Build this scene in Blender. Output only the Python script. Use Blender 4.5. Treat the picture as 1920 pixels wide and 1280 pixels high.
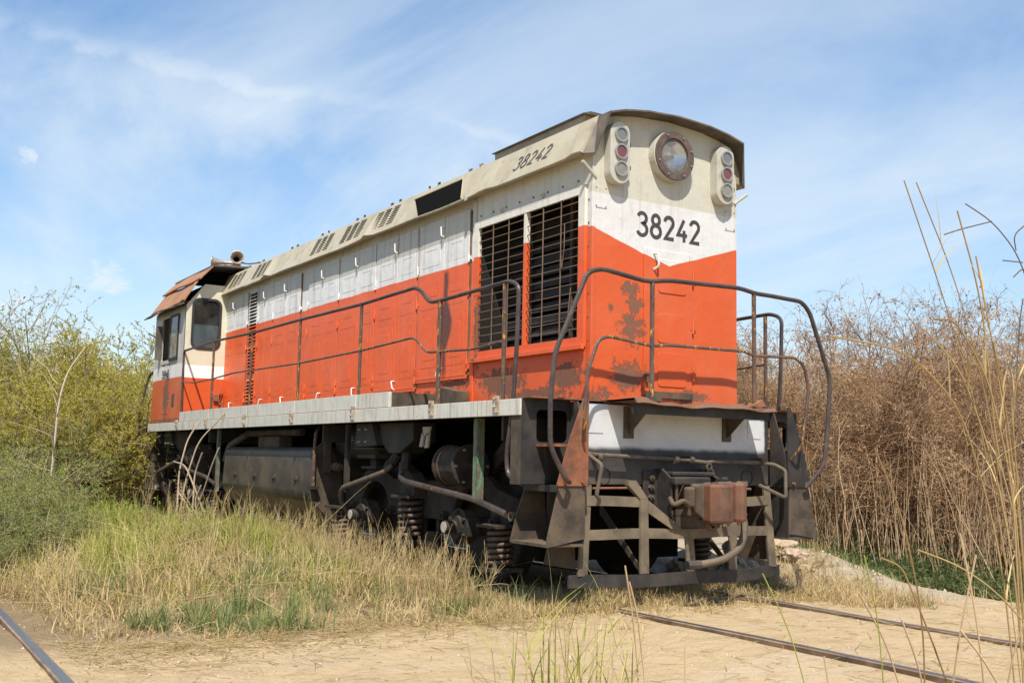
import bpy, bmesh, math, random
import numpy as np
from mathutils import Matrix, Vector

for o in list(bpy.data.objects):
    bpy.data.objects.remove(o, do_unlink=True)
SC = bpy.context.scene
COL = SC.collection
random.seed(7)
R = math.radians

# ------------------------------------------------------------------ camera
cam_d = bpy.data.cameras.new('camera')
cam_d.sensor_width = 36.0
cam_d.lens = 1974.28 / 1920 * 36.0
cam_d.clip_start = 0.05
cam_d.clip_end = 3000
cam = bpy.data.objects.new('camera', cam_d)
COL.objects.link(cam)
yaw, pit, rol = 0.562298, 0.111279, 0.0207436
F = Vector((math.sin(yaw) * math.cos(pit), math.cos(yaw) * math.cos(pit), math.sin(pit)))
Rt = Vector((math.cos(yaw), -math.sin(yaw), 0))
Up = Rt.cross(F)
R2 = Rt * math.cos(rol) + Up * math.sin(rol)
U2 = -Rt * math.sin(rol) + Up * math.cos(rol)
CAM = Vector((-6.0322, -7.0265, 1.1493))
cam.matrix_world = Matrix(((R2.x, U2.x, -F.x, CAM.x), (R2.y, U2.y, -F.y, CAM.y), (R2.z, U2.z, -F.z, CAM.z), (0, 0, 0, 1)))
SC.camera = cam

# ------------------------------------------------------------------ sky, sun, exposure
SUN = Vector((-0.63, -1.0, 1.62)).normalized()
world = bpy.data.worlds.new('World')
SC.world = world
world.use_nodes = True
wt = world.node_tree
for n in list(wt.nodes):
    wt.nodes.remove(n)


def WN(t, **kw):
    n = wt.nodes.new(t)
    for k, v in kw.items():
        setattr(n, k, v)
    return n


def wmath(op, a, b=None, c=None, clamp=False):
    n = WN('ShaderNodeMath', operation=op, use_clamp=clamp)
    for i, x in enumerate((a, b, c)):
        if x is None:
            continue
        if isinstance(x, (int, float)):
            n.inputs[i].default_value = x
        else:
            wt.links.new(x, n.inputs[i])
    return n.outputs[0]


def wvdot(v, vec):
    n = WN('ShaderNodeVectorMath', operation='DOT_PRODUCT')
    wt.links.new(v, n.inputs[0])
    n.inputs[1].default_value = vec
    return n.outputs['Value']


def wramp(x, a, b):
    n = WN('ShaderNodeMapRange', interpolation_type='SMOOTHSTEP')
    wt.links.new(x, n.inputs[0])
    n.inputs[1].default_value = a
    n.inputs[2].default_value = b
    return n.outputs[0]


def wnoise(v, scale, detail, rough, dist=0.0, sc=(1, 1, 1), off=(0, 0, 0), rot=(0, 0, 0)):
    mp = WN('ShaderNodeMapping')
    mp.inputs['Scale'].default_value = sc
    mp.inputs['Location'].default_value = off
    mp.inputs['Rotation'].default_value = rot
    wt.links.new(v, mp.inputs[0])
    n = WN('ShaderNodeTexNoise')
    wt.links.new(mp.outputs[0], n.inputs['Vector'])
    n.inputs['Scale'].default_value = scale
    n.inputs['Detail'].default_value = detail
    n.inputs['Roughness'].default_value = rough
    n.inputs['Distortion'].default_value = dist
    return n.outputs['Fac']


sky = WN('ShaderNodeTexSky', sky_type='NISHITA')
sky.sun_disc = False
sky.sun_elevation = math.asin(SUN.z)
sky.sun_rotation = math.atan2(SUN.x, SUN.y)
sky.air_density = 1.0
sky.dust_density = 0.6
sky.ozone_density = 2.0
tc = WN('ShaderNodeTexCoord')
D = tc.outputs['Generated']
# cloud sheet coordinates: view direction projected on a flat layer overhead
dz = wmath('ADD', wmath('MAXIMUM', wvdot(D, (0, 0, 1)), 0.0), 0.12)
cmb = WN('ShaderNodeCombineXYZ')
wt.links.new(wmath('DIVIDE', wvdot(D, (1, 0, 0)), dz), cmb.inputs[0])
wt.links.new(wmath('DIVIDE', wvdot(D, (0, 1, 0)), dz), cmb.inputs[1])
L = cmb.outputs[0]
wisp = wnoise(L, 0.9, 9, 0.60, 0.5, sc=(1.0, 0.42, 1), off=(8.3, 2.0, 0), rot=(0, 0, R(-38)))
wisp2 = wnoise(L, 0.33, 5, 0.55, 0.4, sc=(1.0, 0.6, 1), off=(5.0, 3.3, 0), rot=(0, 0, R(-20)))
veil = wmath('MULTIPLY', wramp(wisp, 0.33, 0.72), wramp(wisp2, 0.26, 0.54))
veil = wmath('ADD', wmath('MULTIPLY', veil, 0.54), 0.04)
# one long torn streak of cirrus: a band about a plane through the eye
pA = F + R2 * ((60 - 960) / 1974.28) + U2 * ((640 - 62) / 1974.28)
pB = F + R2 * ((1000 - 960) / 1974.28) + U2 * ((640 - 275) / 1974.28)
nb = pA.cross(pB).normalized()
if nb.z < 0:
    nb = -nb
tear = wnoise(D, 9, 7, 0.60, 0.4, sc=(1, 1, 1), off=(2.6, 1.7, 0.3))
bd = wmath('ADD', wvdot(D, nb), wmath('MULTIPLY', wmath('SUBTRACT', tear, 0.5), 0.075))
wide = wramp(wmath('ABSOLUTE', bd), 0.016, 0.0)
soft = wramp(wmath('ABSOLUTE', wmath('ADD', bd, 0.035)), 0.075, 0.0)
midp = (pA + pB).normalized()
along = wramp(wvdot(D, midp), 0.930, 0.980)
streak = wmath('MULTIPLY', wmath('MAXIMUM', wmath('MULTIPLY', wide, 0.36), wmath('MULTIPLY', soft, 0.30)), along)
streak = wmath('MULTIPLY', streak, wramp(tear, 0.28, 0.62))


def puff(u, v, rad, seed):
    d = (F + R2 * ((u - 960) / 1974.28) + U2 * ((640 - v) / 1974.28)).normalized()
    nn = wnoise(D, 34, 6, 0.62, 0.9, sc=(1, 1, 1.7), off=(seed, 0, 0))
    x = wmath('ADD', wmath('SUBTRACT', 1.0, wvdot(D, d)), wmath('MULTIPLY', wmath('SUBTRACT', nn, 0.5), rad * rad * 2.6))
    return wmath('MULTIPLY', wramp(x, rad * rad * 0.75, rad * rad * -0.4), 0.62)


pf = wmath('MAXIMUM', puff(198, 508, 0.024, 1.0), puff(48, 295, 0.011, 4.0))
pf = wmath('MAXIMUM', pf, puff(10, 600, 0.05, 8.0))
haze_lo = wmath('MULTIPLY', wramp(wvdot(D, (0, 0, 1)), 0.50, 0.02), 0.38)
streak = wmath('MULTIPLY', streak, wmath('SUBTRACT', 1.15, veil))
cl = wmath('MAXIMUM', wmath('ADD', veil, streak), pf)
cl = wmath('ADD', cl, haze_lo, clamp=True)
mx = WN('ShaderNodeMix', data_type='RGBA')
wt.links.new(cl, mx.inputs[0])
hs = WN('ShaderNodeHueSaturation')
hs.inputs['Saturation'].default_value = 1.42
hs.inputs['Value'].default_value = 1.15
wt.links.new(sky.outputs[0], hs.inputs['Color'])
wt.links.new(hs.outputs[0], mx.inputs[6])
mx.inputs[7].default_value = (5.5, 6.15, 6.65, 1)
bg = WN('ShaderNodeBackground')
bg.inputs['Strength'].default_value = 0.115
wt.links.new(mx.outputs[2], bg.inputs['Color'])
wo = WN('ShaderNodeOutputWorld')
wt.links.new(bg.outputs[0], wo.inputs['Surface'])

sun_d = bpy.data.lights.new('sun', 'SUN')
sun_d.energy = 5.0
sun_d.angle = R(0.53)
sun_d.color = (1.0, 0.95, 0.87)
sun = bpy.data.objects.new('sun', sun_d)
COL.objects.link(sun)
sun.rotation_euler = SUN.to_track_quat('Z', 'Y').to_euler()
sun.location = (-8, -14, 24)

SC.view_settings.view_transform = 'Standard'
SC.view_settings.look = 'None'
SC.view_settings.exposure = 0.38
SC.view_settings.gamma = 1.0
SC.view_settings.use_curve_mapping = False


# ------------------------------------------------------------------ material helpers
class NT:
    def __init__(s, name):
        s.m = bpy.data.materials.new(name)
        s.m.use_nodes = True
        s.t = s.m.node_tree
        for n in list(s.t.nodes):
            s.t.nodes.remove(n)
        s.out = s.n('ShaderNodeOutputMaterial')
        s.g = s.n('ShaderNodeNewGeometry')
        s.P = s.g.outputs['Position']
        sp = s.n('ShaderNodeSeparateXYZ')
        s.l(s.P, sp.inputs[0])
        s.x, s.y, s.z = sp.outputs

    def n(s, t, **kw):
        n = s.t.nodes.new(t)
        for k, v in kw.items():
            setattr(n, k, v)
        return n

    def l(s, a, b):
        s.t.links.new(a, b)

    def put(s, v, sock):
        if isinstance(v, (int, float)):
            sock.default_value = v
        elif isinstance(v, (tuple, list)):
            sock.default_value = tuple(v) + (1,) if len(v) == 3 and sock.type == 'RGBA' else tuple(v)
        else:
            s.l(v, sock)

    def math(s, op, a, b=None, c=None, clamp=False):
        n = s.n('ShaderNodeMath', operation=op, use_clamp=clamp)
        for i, x in enumerate((a, b, c)):
            if x is not None:
                s.put(x, n.inputs[i])
        return n.outputs[0]

    def noise(s, scale, detail=5, rough=0.55, dist=0.0, sc=(1, 1, 1), off=(0, 0, 0), vec=None):
        mp = s.n('ShaderNodeMapping')
        mp.inputs['Scale'].default_value = sc
        mp.inputs['Location'].default_value = off
        s.l(vec if vec is not None else s.P, mp.inputs[0])
        n = s.n('ShaderNodeTexNoise')
        s.l(mp.outputs[0], n.inputs['Vector'])
        n.inputs['Scale'].default_value = scale
        n.inputs['Detail'].default_value = detail
        n.inputs['Roughness'].default_value = rough
        n.inputs['Distortion'].default_value = dist
        return n.outputs['Fac']

    def ramp(s, x, a, b):
        n = s.n('ShaderNodeMapRange', interpolation_type='SMOOTHSTEP')
        s.put(x, n.inputs[0])
        n.inputs[1].default_value = a
        n.inputs[2].default_value = b
        return n.outputs[0]

    def mix(s, f, a, b):
        n = s.n('ShaderNodeMix', data_type='RGBA')
        s.put(f, n.inputs[0])
        s.put(a, n.inputs[6])
        s.put(b, n.inputs[7])
        return n.outputs[2]

    def ell(s, c, r):
        """1 at the middle of an ellipsoid, 0 on its skin (unclamped below)"""
        v = s.n('ShaderNodeVectorMath', operation='SUBTRACT')
        s.l(s.P, v.inputs[0])
        v.inputs[1].default_value = c
        d = s.n('ShaderNodeVectorMath', operation='DIVIDE')
        s.l(v.outputs[0], d.inputs[0])
        d.inputs[1].default_value = r
        ln = s.n('ShaderNodeVectorMath', operation='LENGTH')
        s.l(d.outputs[0], ln.inputs[0])
        return s.math('SUBTRACT', 1.0, ln.outputs['Value'], clamp=True)

    def finish(s, col, rough=0.6, metal=0.0, bump=None, bump_d=0.004, spec=0.4, transl=None):
        b = s.n('ShaderNodeBsdfPrincipled')
        s.put(col, b.inputs['Base Color'])
        s.put(rough, b.inputs['Roughness'])
        s.put(metal, b.inputs['Metallic'])
        b.inputs['Specular IOR Level'].default_value = spec
        if bump is not None:
            bn = s.n('ShaderNodeBump')
            bn.inputs['Distance'].default_value = bump_d
            bn.inputs['Strength'].default_value = 1.0
            s.l(bump, bn.inputs['Height'])
            s.l(bn.outputs[0], b.inputs['Normal'])
        sh = b.outputs[0]
        if transl:
            tr = s.n('ShaderNodeBsdfTranslucent')
            s.put(col, tr.inputs['Color'])
            ms = s.n('ShaderNodeMixShader')
            ms.inputs[0].default_value = transl
            s.l(sh, ms.inputs[1])
            s.l(tr.outputs[0], ms.inputs[2])
            sh = ms.outputs[0]
        s.l(sh, s.out.inputs['Surface'])
        return s.m


ORANGE = (0.56, 0.088, 0.020)
WHITE = (0.60, 0.59, 0.565)
BEIGE = (0.50, 0.48, 0.39)
CREAM = (0.60, 0.57, 0.43)
RUST = (0.13, 0.065, 0.035)
PRIMER = (0.105, 0.062, 0.045)


def paint(name, lo, hi, colors, spots=(), streak=0.35, chips=0.72, stain=False, dirt=(0.17, 0.125, 0.08), fade=0.0, bright=1.0):
    """band paint by height: colors below lo, between lo and hi, above hi"""
    s = NT(name)
    wob = s.math('MULTIPLY', s.math('SUBTRACT', s.noise(2.2, 3), 0.5), 0.03)
    zz = s.math('ADD', s.z, wob)
    lo_v = lo(s) if callable(lo) else lo
    f1 = s.ramp(s.math('SUBTRACT', zz, lo_v), -0.004, 0.004)
    f2 = s.ramp(s.math('SUBTRACT', zz, hi), -0.006, 0.006)
    c = s.mix(f1, colors[0], colors[1])
    c = s.mix(f2, c, colors[2])
    # sun bleaching and handling grime
    big = s.noise(1.4, 6, 0.6)
    c = s.mix(s.math('MULTIPLY', s.ramp(big, 0.42, 0.75), 0.22 + fade), c, s.mix(0.5, c, (0.60, 0.36, 0.24)))
    st = s.noise(1.0, 7, 0.62, sc=(17, 17, 0.75))
    st2 = s.noise(1.0, 5, 0.62, sc=(55, 55, 1.6), off=(3, 5, 0))
    sm = s.math('MULTIPLY', s.ramp(st, 0.47, 0.78), s.ramp(st2, 0.35, 0.7))
    c = s.mix(s.math('MULTIPLY', sm, s.math('MULTIPLY', s.math('ADD', 0.72, s.math('MULTIPLY', f1, 0.6)), streak)), c, dirt)
    fine = s.noise(38, 6, 0.7)
    c = s.mix(s.math('MULTIPLY', s.ramp(fine, 0.5, 0.8), 0.16), c, dirt)
    blot = s.noise(5.5, 7, 0.68, 0.5, off=(4, 1, 7))
    c = s.mix(s.math('MULTIPLY', s.ramp(blot, 0.54, 0.72), 0.30), c, s.mix(0.5, c, dirt))
    spk = s.noise(85, 3, 0.6, off=(2, 8, 1))
    c = s.mix(s.math('MULTIPLY', s.ramp(spk, 0.66, 0.70), 0.7), c, PRIMER)
    run = s.noise(1.0, 4, 0.6, sc=(30, 30, 0.45), off=(9, 9, 3))
    c = s.mix(s.math('MULTIPLY', s.ramp(run, 0.62, 0.74), streak * 0.8), c, (0.20, 0.10, 0.045))
    # flaked patches down to primer
    ch = s.math('ADD', s.math('MULTIPLY', s.noise(8, 10, 0.72, 0.25), 0.78), s.math('MULTIPLY', s.noise(46, 6, 0.7, off=(1, 2, 3)), 0.22))
    m = s.ramp(ch, chips, chips + 0.03)
    sp = None
    for (cc, rr, k) in spots:
        e = s.math('MULTIPLY', s.ell(cc, rr), k)
        sp = e if sp is None else s.math('MAXIMUM', sp, e)
    if sp is not None:
        fz = s.math('ADD', s.math('MULTIPLY', s.noise(13, 9, 0.74, 0.2, off=(5, 5, 1)), 1.15), s.math('MULTIPLY', s.noise(60, 5, 0.7, off=(8, 1, 2)), 0.35))
        m2 = s.ramp(s.math('ADD', fz, s.math('MULTIPLY', sp, 0.39)), 0.885, 0.925)
        m2 = s.math('MULTIPLY', m2, s.ramp(sp, 0.0, 0.12))
        m = s.math('MAXIMUM', m, m2)
    pc = s.mix(s.noise(26, 5, 0.6), PRIMER, (0.20, 0.105, 0.06))
    c = s.mix(s.math('MULTIPLY', m, 0.92), c, pc)
    if stain:
        wy = s.math('ADD', s.y, s.math('MULTIPLY', s.math('SUBTRACT', s.noise(3.0, 5), 0.5), 0.14))
        d = s.math('ABSOLUTE', s.math('SUBTRACT', wy, 2.53))
        wdt = s.math('ADD', 0.045, s.math('MULTIPLY', s.ramp(s.math('ABSOLUTE', s.math('SUBTRACT', s.z, 2.52)), 0.28, 0.0), 0.12))
        mk = s.ramp(s.math('SUBTRACT', d, wdt), 0.035, -0.035)
        mk = s.math('MULTIPLY', mk, s.math('MULTIPLY', s.ramp(s.z, 1.85, 2.1), s.ramp(s.z, 3.12, 3.04)))
        c = s.mix(s.math('MULTIPLY', mk, 0.88), c, (0.045, 0.032, 0.026))
    hgt = s.math('ADD', s.math('MULTIPLY', m, -0.25), s.math('ADD', s.math('MULTIPLY', s.noise(2.2, 3), 2.4), s.math('MULTIPLY', s.noise(7, 3), 0.7)))
    rg = s.math('ADD', 0.46, s.math('MULTIPLY', m, 0.35))
    return s.finish(c, rg, bump=hgt, bump_d=0.006, spec=0.35)


def metal_mat(name, base, second, dust=(0.20, 0.145, 0.09), dust_amt=0.5, rough=0.6, scale=7.0, chipc=None, chip=0.62, metal=0.0, bump_d=0.003):
    s = NT(name)
    n = s.noise(scale, 8, 0.62)
    c = s.mix(s.ramp(n, 0.38, 0.66), base, second)
    up = s.n('ShaderNodeSeparateXYZ')
    s.l(s.g.outputs['Normal'], up.inputs[0])
    d = s.math('ADD', s.math('MULTIPLY', s.ramp(up.outputs[2], -0.2, 0.9), 0.8), s.math('MULTIPLY', s.ramp(s.noise(3.2, 6, 0.6, off=(9, 2, 4)), 0.42, 0.7), 0.8))
    c = s.mix(s.math('MULTIPLY', d, dust_amt, clamp=True), c, dust)
    oil = s.ramp(s.noise(4.2, 8, 0.7, 0.5, off=(3, 8, 5)), 0.52, 0.66)
    c = s.mix(s.math('MULTIPLY', oil, 0.45), c, tuple(v * 0.35 for v in base))
    scf = s.ramp(s.noise(1.0, 6, 0.7, sc=(22, 22, 3), off=(6, 3, 9)), 0.60, 0.72)
    c = s.mix(s.math('MULTIPLY', scf, 0.35), c, dust)
    if chipc:
        cm = s.ramp(s.noise(30, 8, 0.7, sc=(1, 1, 0.4), off=(1, 7, 2)), chip, chip + 0.04)
        c = s.mix(cm, c, chipc)
    return s.finish(c, rough, metal, bump=s.math('ADD', n, s.math('MULTIPLY', s.noise(scale * 7, 4), 0.3)), bump_d=bump_d)


def plain(name, col, rough=0.5, metal=0.0, var=0.25, spec=0.4):
    s = NT(name)
    n = s.noise(14, 6, 0.6)
    c = s.mix(s.math('MULTIPLY', s.ramp(n, 0.35, 0.7), var), col, tuple(x * 0.45 for x in col))
    return s.finish(c, rough, metal, spec=spec)


def leafy(name, cols, rough=0.75, transl=0.25):
    s = NT(name)
    rm = s.n('ShaderNodeValToRGB')
    el = rm.color_ramp.elements
    while len(el) < len(cols):
        el.new(0.5)
    for i, cc in enumerate(cols):
        el[i].position = i / (len(cols) - 1)
        el[i].color = tuple(cc) + (1,)
    v = s.math('ADD', s.math('MULTIPLY', s.g.outputs['Random Per Island'], 0.58), s.math('MULTIPLY', s.ramp(s.noise(1.6, 5, 0.6), 0.32, 0.68), 0.42))
    s.l(v, rm.inputs[0])
    return s.finish(rm.outputs[0], rough, spec=0.15, transl=transl)


# ------------------------------------------------------------------ object helpers
def link(o, parent=None):
    COL.objects.link(o)
    if parent is not None:
        o.parent = parent
        if parent.parent is None and parent.type == 'EMPTY':
            o.matrix_parent_inverse = Matrix.Translation(-parent.location)
    return o


def tag(o, label=None, cat=None, group=None, kind=None):
    if label:
        o['label'] = label
    if cat:
        o['category'] = cat
    if group:
        o['group'] = group
    if kind:
        o['kind'] = kind
    return o


def empty(name, loc):
    e = bpy.data.objects.new(name, None)
    e.empty_display_size = 0.3
    e.location = loc
    COL.objects.link(e)
    return e


def npmesh(name, V, polys, mat=None, smooth=False):
    """V (n,3); polys: list of int arrays (m,k)"""
    me = bpy.data.meshes.new(name)
    V = np.asarray(V, dtype=np.float32)
    me.vertices.add(len(V))
    me.vertices.foreach_set('co', V.ravel())
    loops = np.concatenate([p.ravel() for p in polys]).astype(np.int32)
    tot = np.concatenate([np.full(len(p), p.shape[1], np.int32) for p in polys])
    start = np.concatenate([[0], np.cumsum(tot)[:-1]]).astype(np.int32)
    me.loops.add(len(loops))
    me.loops.foreach_set('vertex_index', loops)
    me.polygons.add(len(tot))
    me.polygons.foreach_set('loop_start', start)
    me.polygons.foreach_set('loop_total', tot)
    if smooth:
        me.polygons.foreach_set('use_smooth', np.ones(len(tot), bool))
    me.update(calc_edges=True)
    if mat:
        me.materials.append(mat)
    return me


class MB:
    def __init__(s):
        s.v = []
        s.f = []

    def add(s, vs, fs):
        k = len(s.v)
        s.v += [tuple(v) for v in vs]
        s.f += [tuple(i + k for i in f) for f in fs]
        return s

    def box(s, x0, x1, y0, y1, z0, z1):
        return s.add([(x0, y0, z0), (x1, y0, z0), (x1, y1, z0), (x0, y1, z0), (x0, y0, z1), (x1, y0, z1), (x1, y1, z1), (x0, y1, z1)],
                     [(0, 3, 2, 1), (4, 5, 6, 7), (0, 1, 5, 4), (1, 2, 6, 5), (2, 3, 7, 6), (3, 0, 4, 7)])

    def prism(s, poly, axis, a0, a1):
        def P(a, p):
            if axis == 'x':
                return (a, p[0], p[1])
            if axis == 'y':
                return (p[0], a, p[1])
            return (p[0], p[1], a)
        n = len(poly)
        vs = [P(a0, p) for p in poly] + [P(a1, p) for p in poly]
        fs = [tuple(range(n - 1, -1, -1)), tuple(range(n, 2 * n))] + [(i, (i + 1) % n, (i + 1) % n + n, i + n) for i in range(n)]
        return s.add(vs, fs)

    def tube(s, pts, r, n=8, caps=True):
        pts = [Vector(p) for p in pts]
        m = len(pts)
        rs = r if isinstance(r, (list, tuple)) else [r] * m
        tg = []
        for i in range(m):
            a = pts[max(i - 1, 0)]
            b = pts[min(i + 1, m - 1)]
            tg.append((b - a).normalized())
        up = Vector((0, 0, 1)) if abs(tg[0].z) < 0.9 else Vector((1, 0, 0))
        x = tg[0].cross(up).normalized()
        vs = []
        for i in range(m):
            x = (x - tg[i] * x.dot(tg[i])).normalized()
            y = tg[i].cross(x)
            for k in range(n):
                a = 2 * math.pi * k / n
                vs.append(pts[i] + (x * math.cos(a) + y * math.sin(a)) * rs[i])
        fs = []
        for i in range(m - 1):
            for k in range(n):
                fs.append((i * n + k, i * n + (k + 1) % n, (i + 1) * n + (k + 1) % n, (i + 1) * n + k))
        if caps:
            fs.append(tuple(range(n - 1, -1, -1)))
            fs.append(tuple((m - 1) * n + k for k in range(n)))
        return s.add(vs, fs)

    def ring(s, c, axis, r0, r1, a0, a1, n=28):
        """annulus solid about an axis ('x','y','z') from a0 to a1"""
        vs = []
        for (rr, aa) in ((r0, a0), (r1, a0), (r1, a1), (r0, a1)):
            for k in range(n):
                t = 2 * math.pi * k / n
                p, q = rr * math.cos(t), rr * math.sin(t)
                if axis == 'y':
                    vs.append((c[0] + p, aa, c[2] + q))
                elif axis == 'x':
                    vs.append((aa, c[1] + p, c[2] + q))
                else:
                    vs.append((c[0] + p, c[1] + q, aa))
        fs = []
        for j in range(4):
            for k in range(n):
                fs.append((j * n + k, j * n + (k + 1) % n, ((j + 1) % 4) * n + (k + 1) % n, ((j + 1) % 4) * n + k))
        return s.add(vs, fs)

    def mesh(s, name, mat, smooth=False):
        me = bpy.data.meshes.new(name)
        me.from_pydata(s.v, [], s.f)
        bm = bmesh.new()
        bm.from_mesh(me)
        bmesh.ops.recalc_face_normals(bm, faces=bm.faces)
        bm.to_mesh(me)
        bm.free()
        if smooth:
            for p in me.polygons:
                p.use_smooth = True
        me.materials.append(mat)
        return me

    def build(s, name, mat, parent=None, smooth=False, bevel=0.0, loc=None, label=None):
        o = bpy.data.objects.new(name, s.mesh(name, mat, smooth))
        if loc:
            o.location = loc
        link(o, parent)
        if bevel:
            b = o.modifiers.new('bevel', 'BEVEL')
            b.width = bevel
            b.segments = 2
            b.limit_method = 'ANGLE'
            b.angle_limit = R(40)
            b.harden_normals = False
        if smooth:
            try:
                o.data.set_sharp_from_angle(angle=R(38))
            except Exception:
                pass
        if label:
            o['label'] = label
        return o


def fillet(pts, rad, n=5):
    """round the corners of a 3D polyline"""
    pts = [Vector(p) for p in pts]
    out = [pts[0]]
    for i in range(1, len(pts) - 1):
        a, b, c = pts[i - 1], pts[i], pts[i + 1]
        d1, d2 = (a - b), (c - b)
        r = min(rad, d1.length * 0.45, d2.length * 0.45)
        p, q = b + d1.normalized() * r, b + d2.normalized() * r
        for k in range(n + 1):
            t = k / n
            out.append(p * (1 - t) ** 2 + b * 2 * t * (1 - t) + q * t ** 2)
    out.append(pts[-1])
    return out


def rrect(a0, a1, b0, b1, r, n=5):
    pts = []
    for (ca, cb, s0) in ((a1 - r, b1 - r, 0), (a0 + r, b1 - r, 90), (a0 + r, b0 + r, 180), (a1 - r, b0 + r, 270)):
        for k in range(n + 1):
            t = R(s0 + 90 * k / n)
            pts.append((ca + r * math.cos(t), cb + r * math.sin(t)))
    return pts


def holed(name, outer, holes, axis, a0, a1, mat, parent, label=None):
    """plate with openings: outline and holes in 2D, thickness a0..a1 along axis"""
    bm = bmesh.new()

    def P(p):
        if axis == 'x':
            return (a0, p[0], p[1])
        if axis == 'y':
            return (p[0], a0, p[1])
        return (p[0], p[1], a0)
    ed = []
    for lp in [outer] + list(holes):
        vs = [bm.verts.new(P(p)) for p in lp]
        for i in range(len(vs)):
            ed.append(bm.edges.new((vs[i], vs[(i + 1) % len(vs)])))
    bmesh.ops.triangle_fill(bm, use_beauty=True, use_dissolve=False, edges=ed)
    r = bmesh.ops.extrude_face_region(bm, geom=list(bm.faces))
    d = a1 - a0
    off = {'x': (d, 0, 0), 'y': (0, d, 0), 'z': (0, 0, d)}[axis]
    bmesh.ops.translate(bm, verts=[g for g in r['geom'] if isinstance(g, bmesh.types.BMVert)], vec=off)
    bmesh.ops.recalc_face_normals(bm, faces=bm.faces)
    me = bpy.data.meshes.new(name)
    bm.to_mesh(me)
    bm.free()
    me.materials.append(mat)
    o = bpy.data.objects.new(name, me)
    link(o, parent)
    if label:
        o['label'] = label
    return o


# painted numerals: brush strokes as thin ribbons
def arc(cx, cy, rx, ry, a0, a1, n=14):
    return [(cx + rx * math.cos(R(a0 + (a1 - a0) * k / n)), cy + ry * math.sin(R(a0 + (a1 - a0) * k / n))) for k in range(n + 1)]


DIG = {
    '3': [arc(.26, .755, .235, .225, 160, -80) + arc(.26, .27, .27, .255, 75, -160)],
    '8': [arc(.28, .765, .20, .215, 0, 360, 20), arc(.28, .275, .26, .26, 0, 360, 22)],
    '2': [arc(.27, .745, .245, .24, 170, -35) + [(.06, .05), (.55, .05)]],
    '4': [[(.40, .98), (.04, .30), (.58, .30)], [(.40, .52), (.40, .0)]],
    '7': [[(.04, .96), (.5, .96), (.2, .02)]],
    '0': [arc(.28, .5, .24, .47, 0, 360, 22)],
    '-': [[(.1, .45), (.45, .45)]],
}


def numerals(name, text, origin, right, up, height, pitch, stroke, wscale, mat, parent, slant=0.0):
    o3, r3, u3 = Vector(origin), Vector(right).normalized(), Vector(up).normalized()
    nrm = r3.cross(u3)
    mb = MB()
    lay = 0
    for i, ch in enumerate(text):
        for pts in DIG[ch]:
            q = [Vector((p[0] * wscale * height + i * pitch + slant * p[1] * height, p[1] * height)) for p in pts]
            closed = (q[0] - q[-1]).length < 1e-4
            m = len(q)
            vs = []
            for k in range(m):
                a = q[k - 1] if k > 0 else (q[-2] if closed else q[0])
                b = q[k + 1] if k < m - 1 else (q[1] if closed else q[-1])
                d1 = (q[k] - a)
                d2 = (b - q[k])
                d1 = d1.normalized() if d1.length > 1e-9 else d2.normalized()
                d2 = d2.normalized() if d2.length > 1e-9 else d1
                t = (d1 + d2).normalized()
                n2 = Vector((-t.y, t.x))
                w = stroke * 0.5 / max(0.55, n2.dot(Vector((-d1.y, d1.x))))
                for sg in (1, -1):
                    p = q[k] + n2 * w * sg
                    vs.append(o3 + r3 * p.x + u3 * p.y + nrm * (0.0005 * (lay % 4)))
            mb.add(vs, [(2 * k, 2 * k + 1, 2 * k + 3, 2 * k + 2) for k in range(m - 1)])
            lay += 1
    me = bpy.data.meshes.new(name)
    me.from_pydata(mb.v, [], mb.f)
    me.materials.append(mat)
    ob = bpy.data.objects.new(name, me)
    link(ob, parent)
    return ob
# ------------------------------------------------------------------ ground
rng = np.random.default_rng(11)


def sst(x, a, b):
    t = np.clip((x - a) / (b - a), 0, 1)
    return t * t * (3 - 2 * t)


_ph = rng.uniform(0, 6.28, (40, 2))
_kd = rng.uniform(0, 6.28, 40)


def fbm(x, y, base=0.5, octs=5):
    h = np.zeros_like(x, dtype=float)
    a, k = 1.0, base
    for i in range(octs):
        for j in range(4):
            q = (i * 4 + j) % 40
            th = _kd[q]
            h += a * 0.25 * np.sin(k * (1 + 0.23 * j) * (x * math.cos(th) + y * math.sin(th)) * 2 + _ph[q, 0] + 1.3 * np.sin(k * 0.7 * (x * math.sin(th) - y * math.cos(th)) + _ph[q, 1]))
        a *= 0.5
        k *= 2.05
    return h


def hgt(x, y):
    x = np.asarray(x, float)
    y = np.asarray(y, float)
    h = -0.075 + 0.012 * fbm(x, y, 1.4, 4) + 0.010 * fbm(x + 31, y - 17, 4.5, 3)
    # grassy bank left of the locomotive
    h = h + 0.16 * np.exp(-((x + 2.5) / 0.9) ** 2) * sst(y, 0.3, 2.5) * (1 + 0.4 * fbm(x, y, 0.8, 3))
    h = h - 0.12 * sst(-x, 4.0, 5.2) * sst(y, 1.0, 4.0)
    # dirt bank right of the track
    bank = np.exp(-((x - 2.55 - 0.22 * np.clip(y - 1.0, 0, 4)) / 0.8) ** 2) * sst(y, -0.55, 1.0)
    h = h + bank * (0.34 + 0.12 * fbm(x, y, 1.1, 4))
    h = h - 0.28 * sst(x, 3.0, 5.5)
    h = h - 0.10 * sst(-y, 2.5, 6.5)
    h = h + 0.06 * fbm(x, y, 0.25, 3) * sst(np.abs(x + 1.0), 4, 9)
    # under the rails the bed is level
    tr = np.exp(-(x / 1.5) ** 4)
    h = h * (1 - tr) + tr * (-0.019 + 0.010 * fbm(x, y, 1.6, 4))
    for xr in (-0.755, 0.755):
        h = h - 0.012 * np.exp(-((x - xr) / 0.08) ** 2)
    return h


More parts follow.
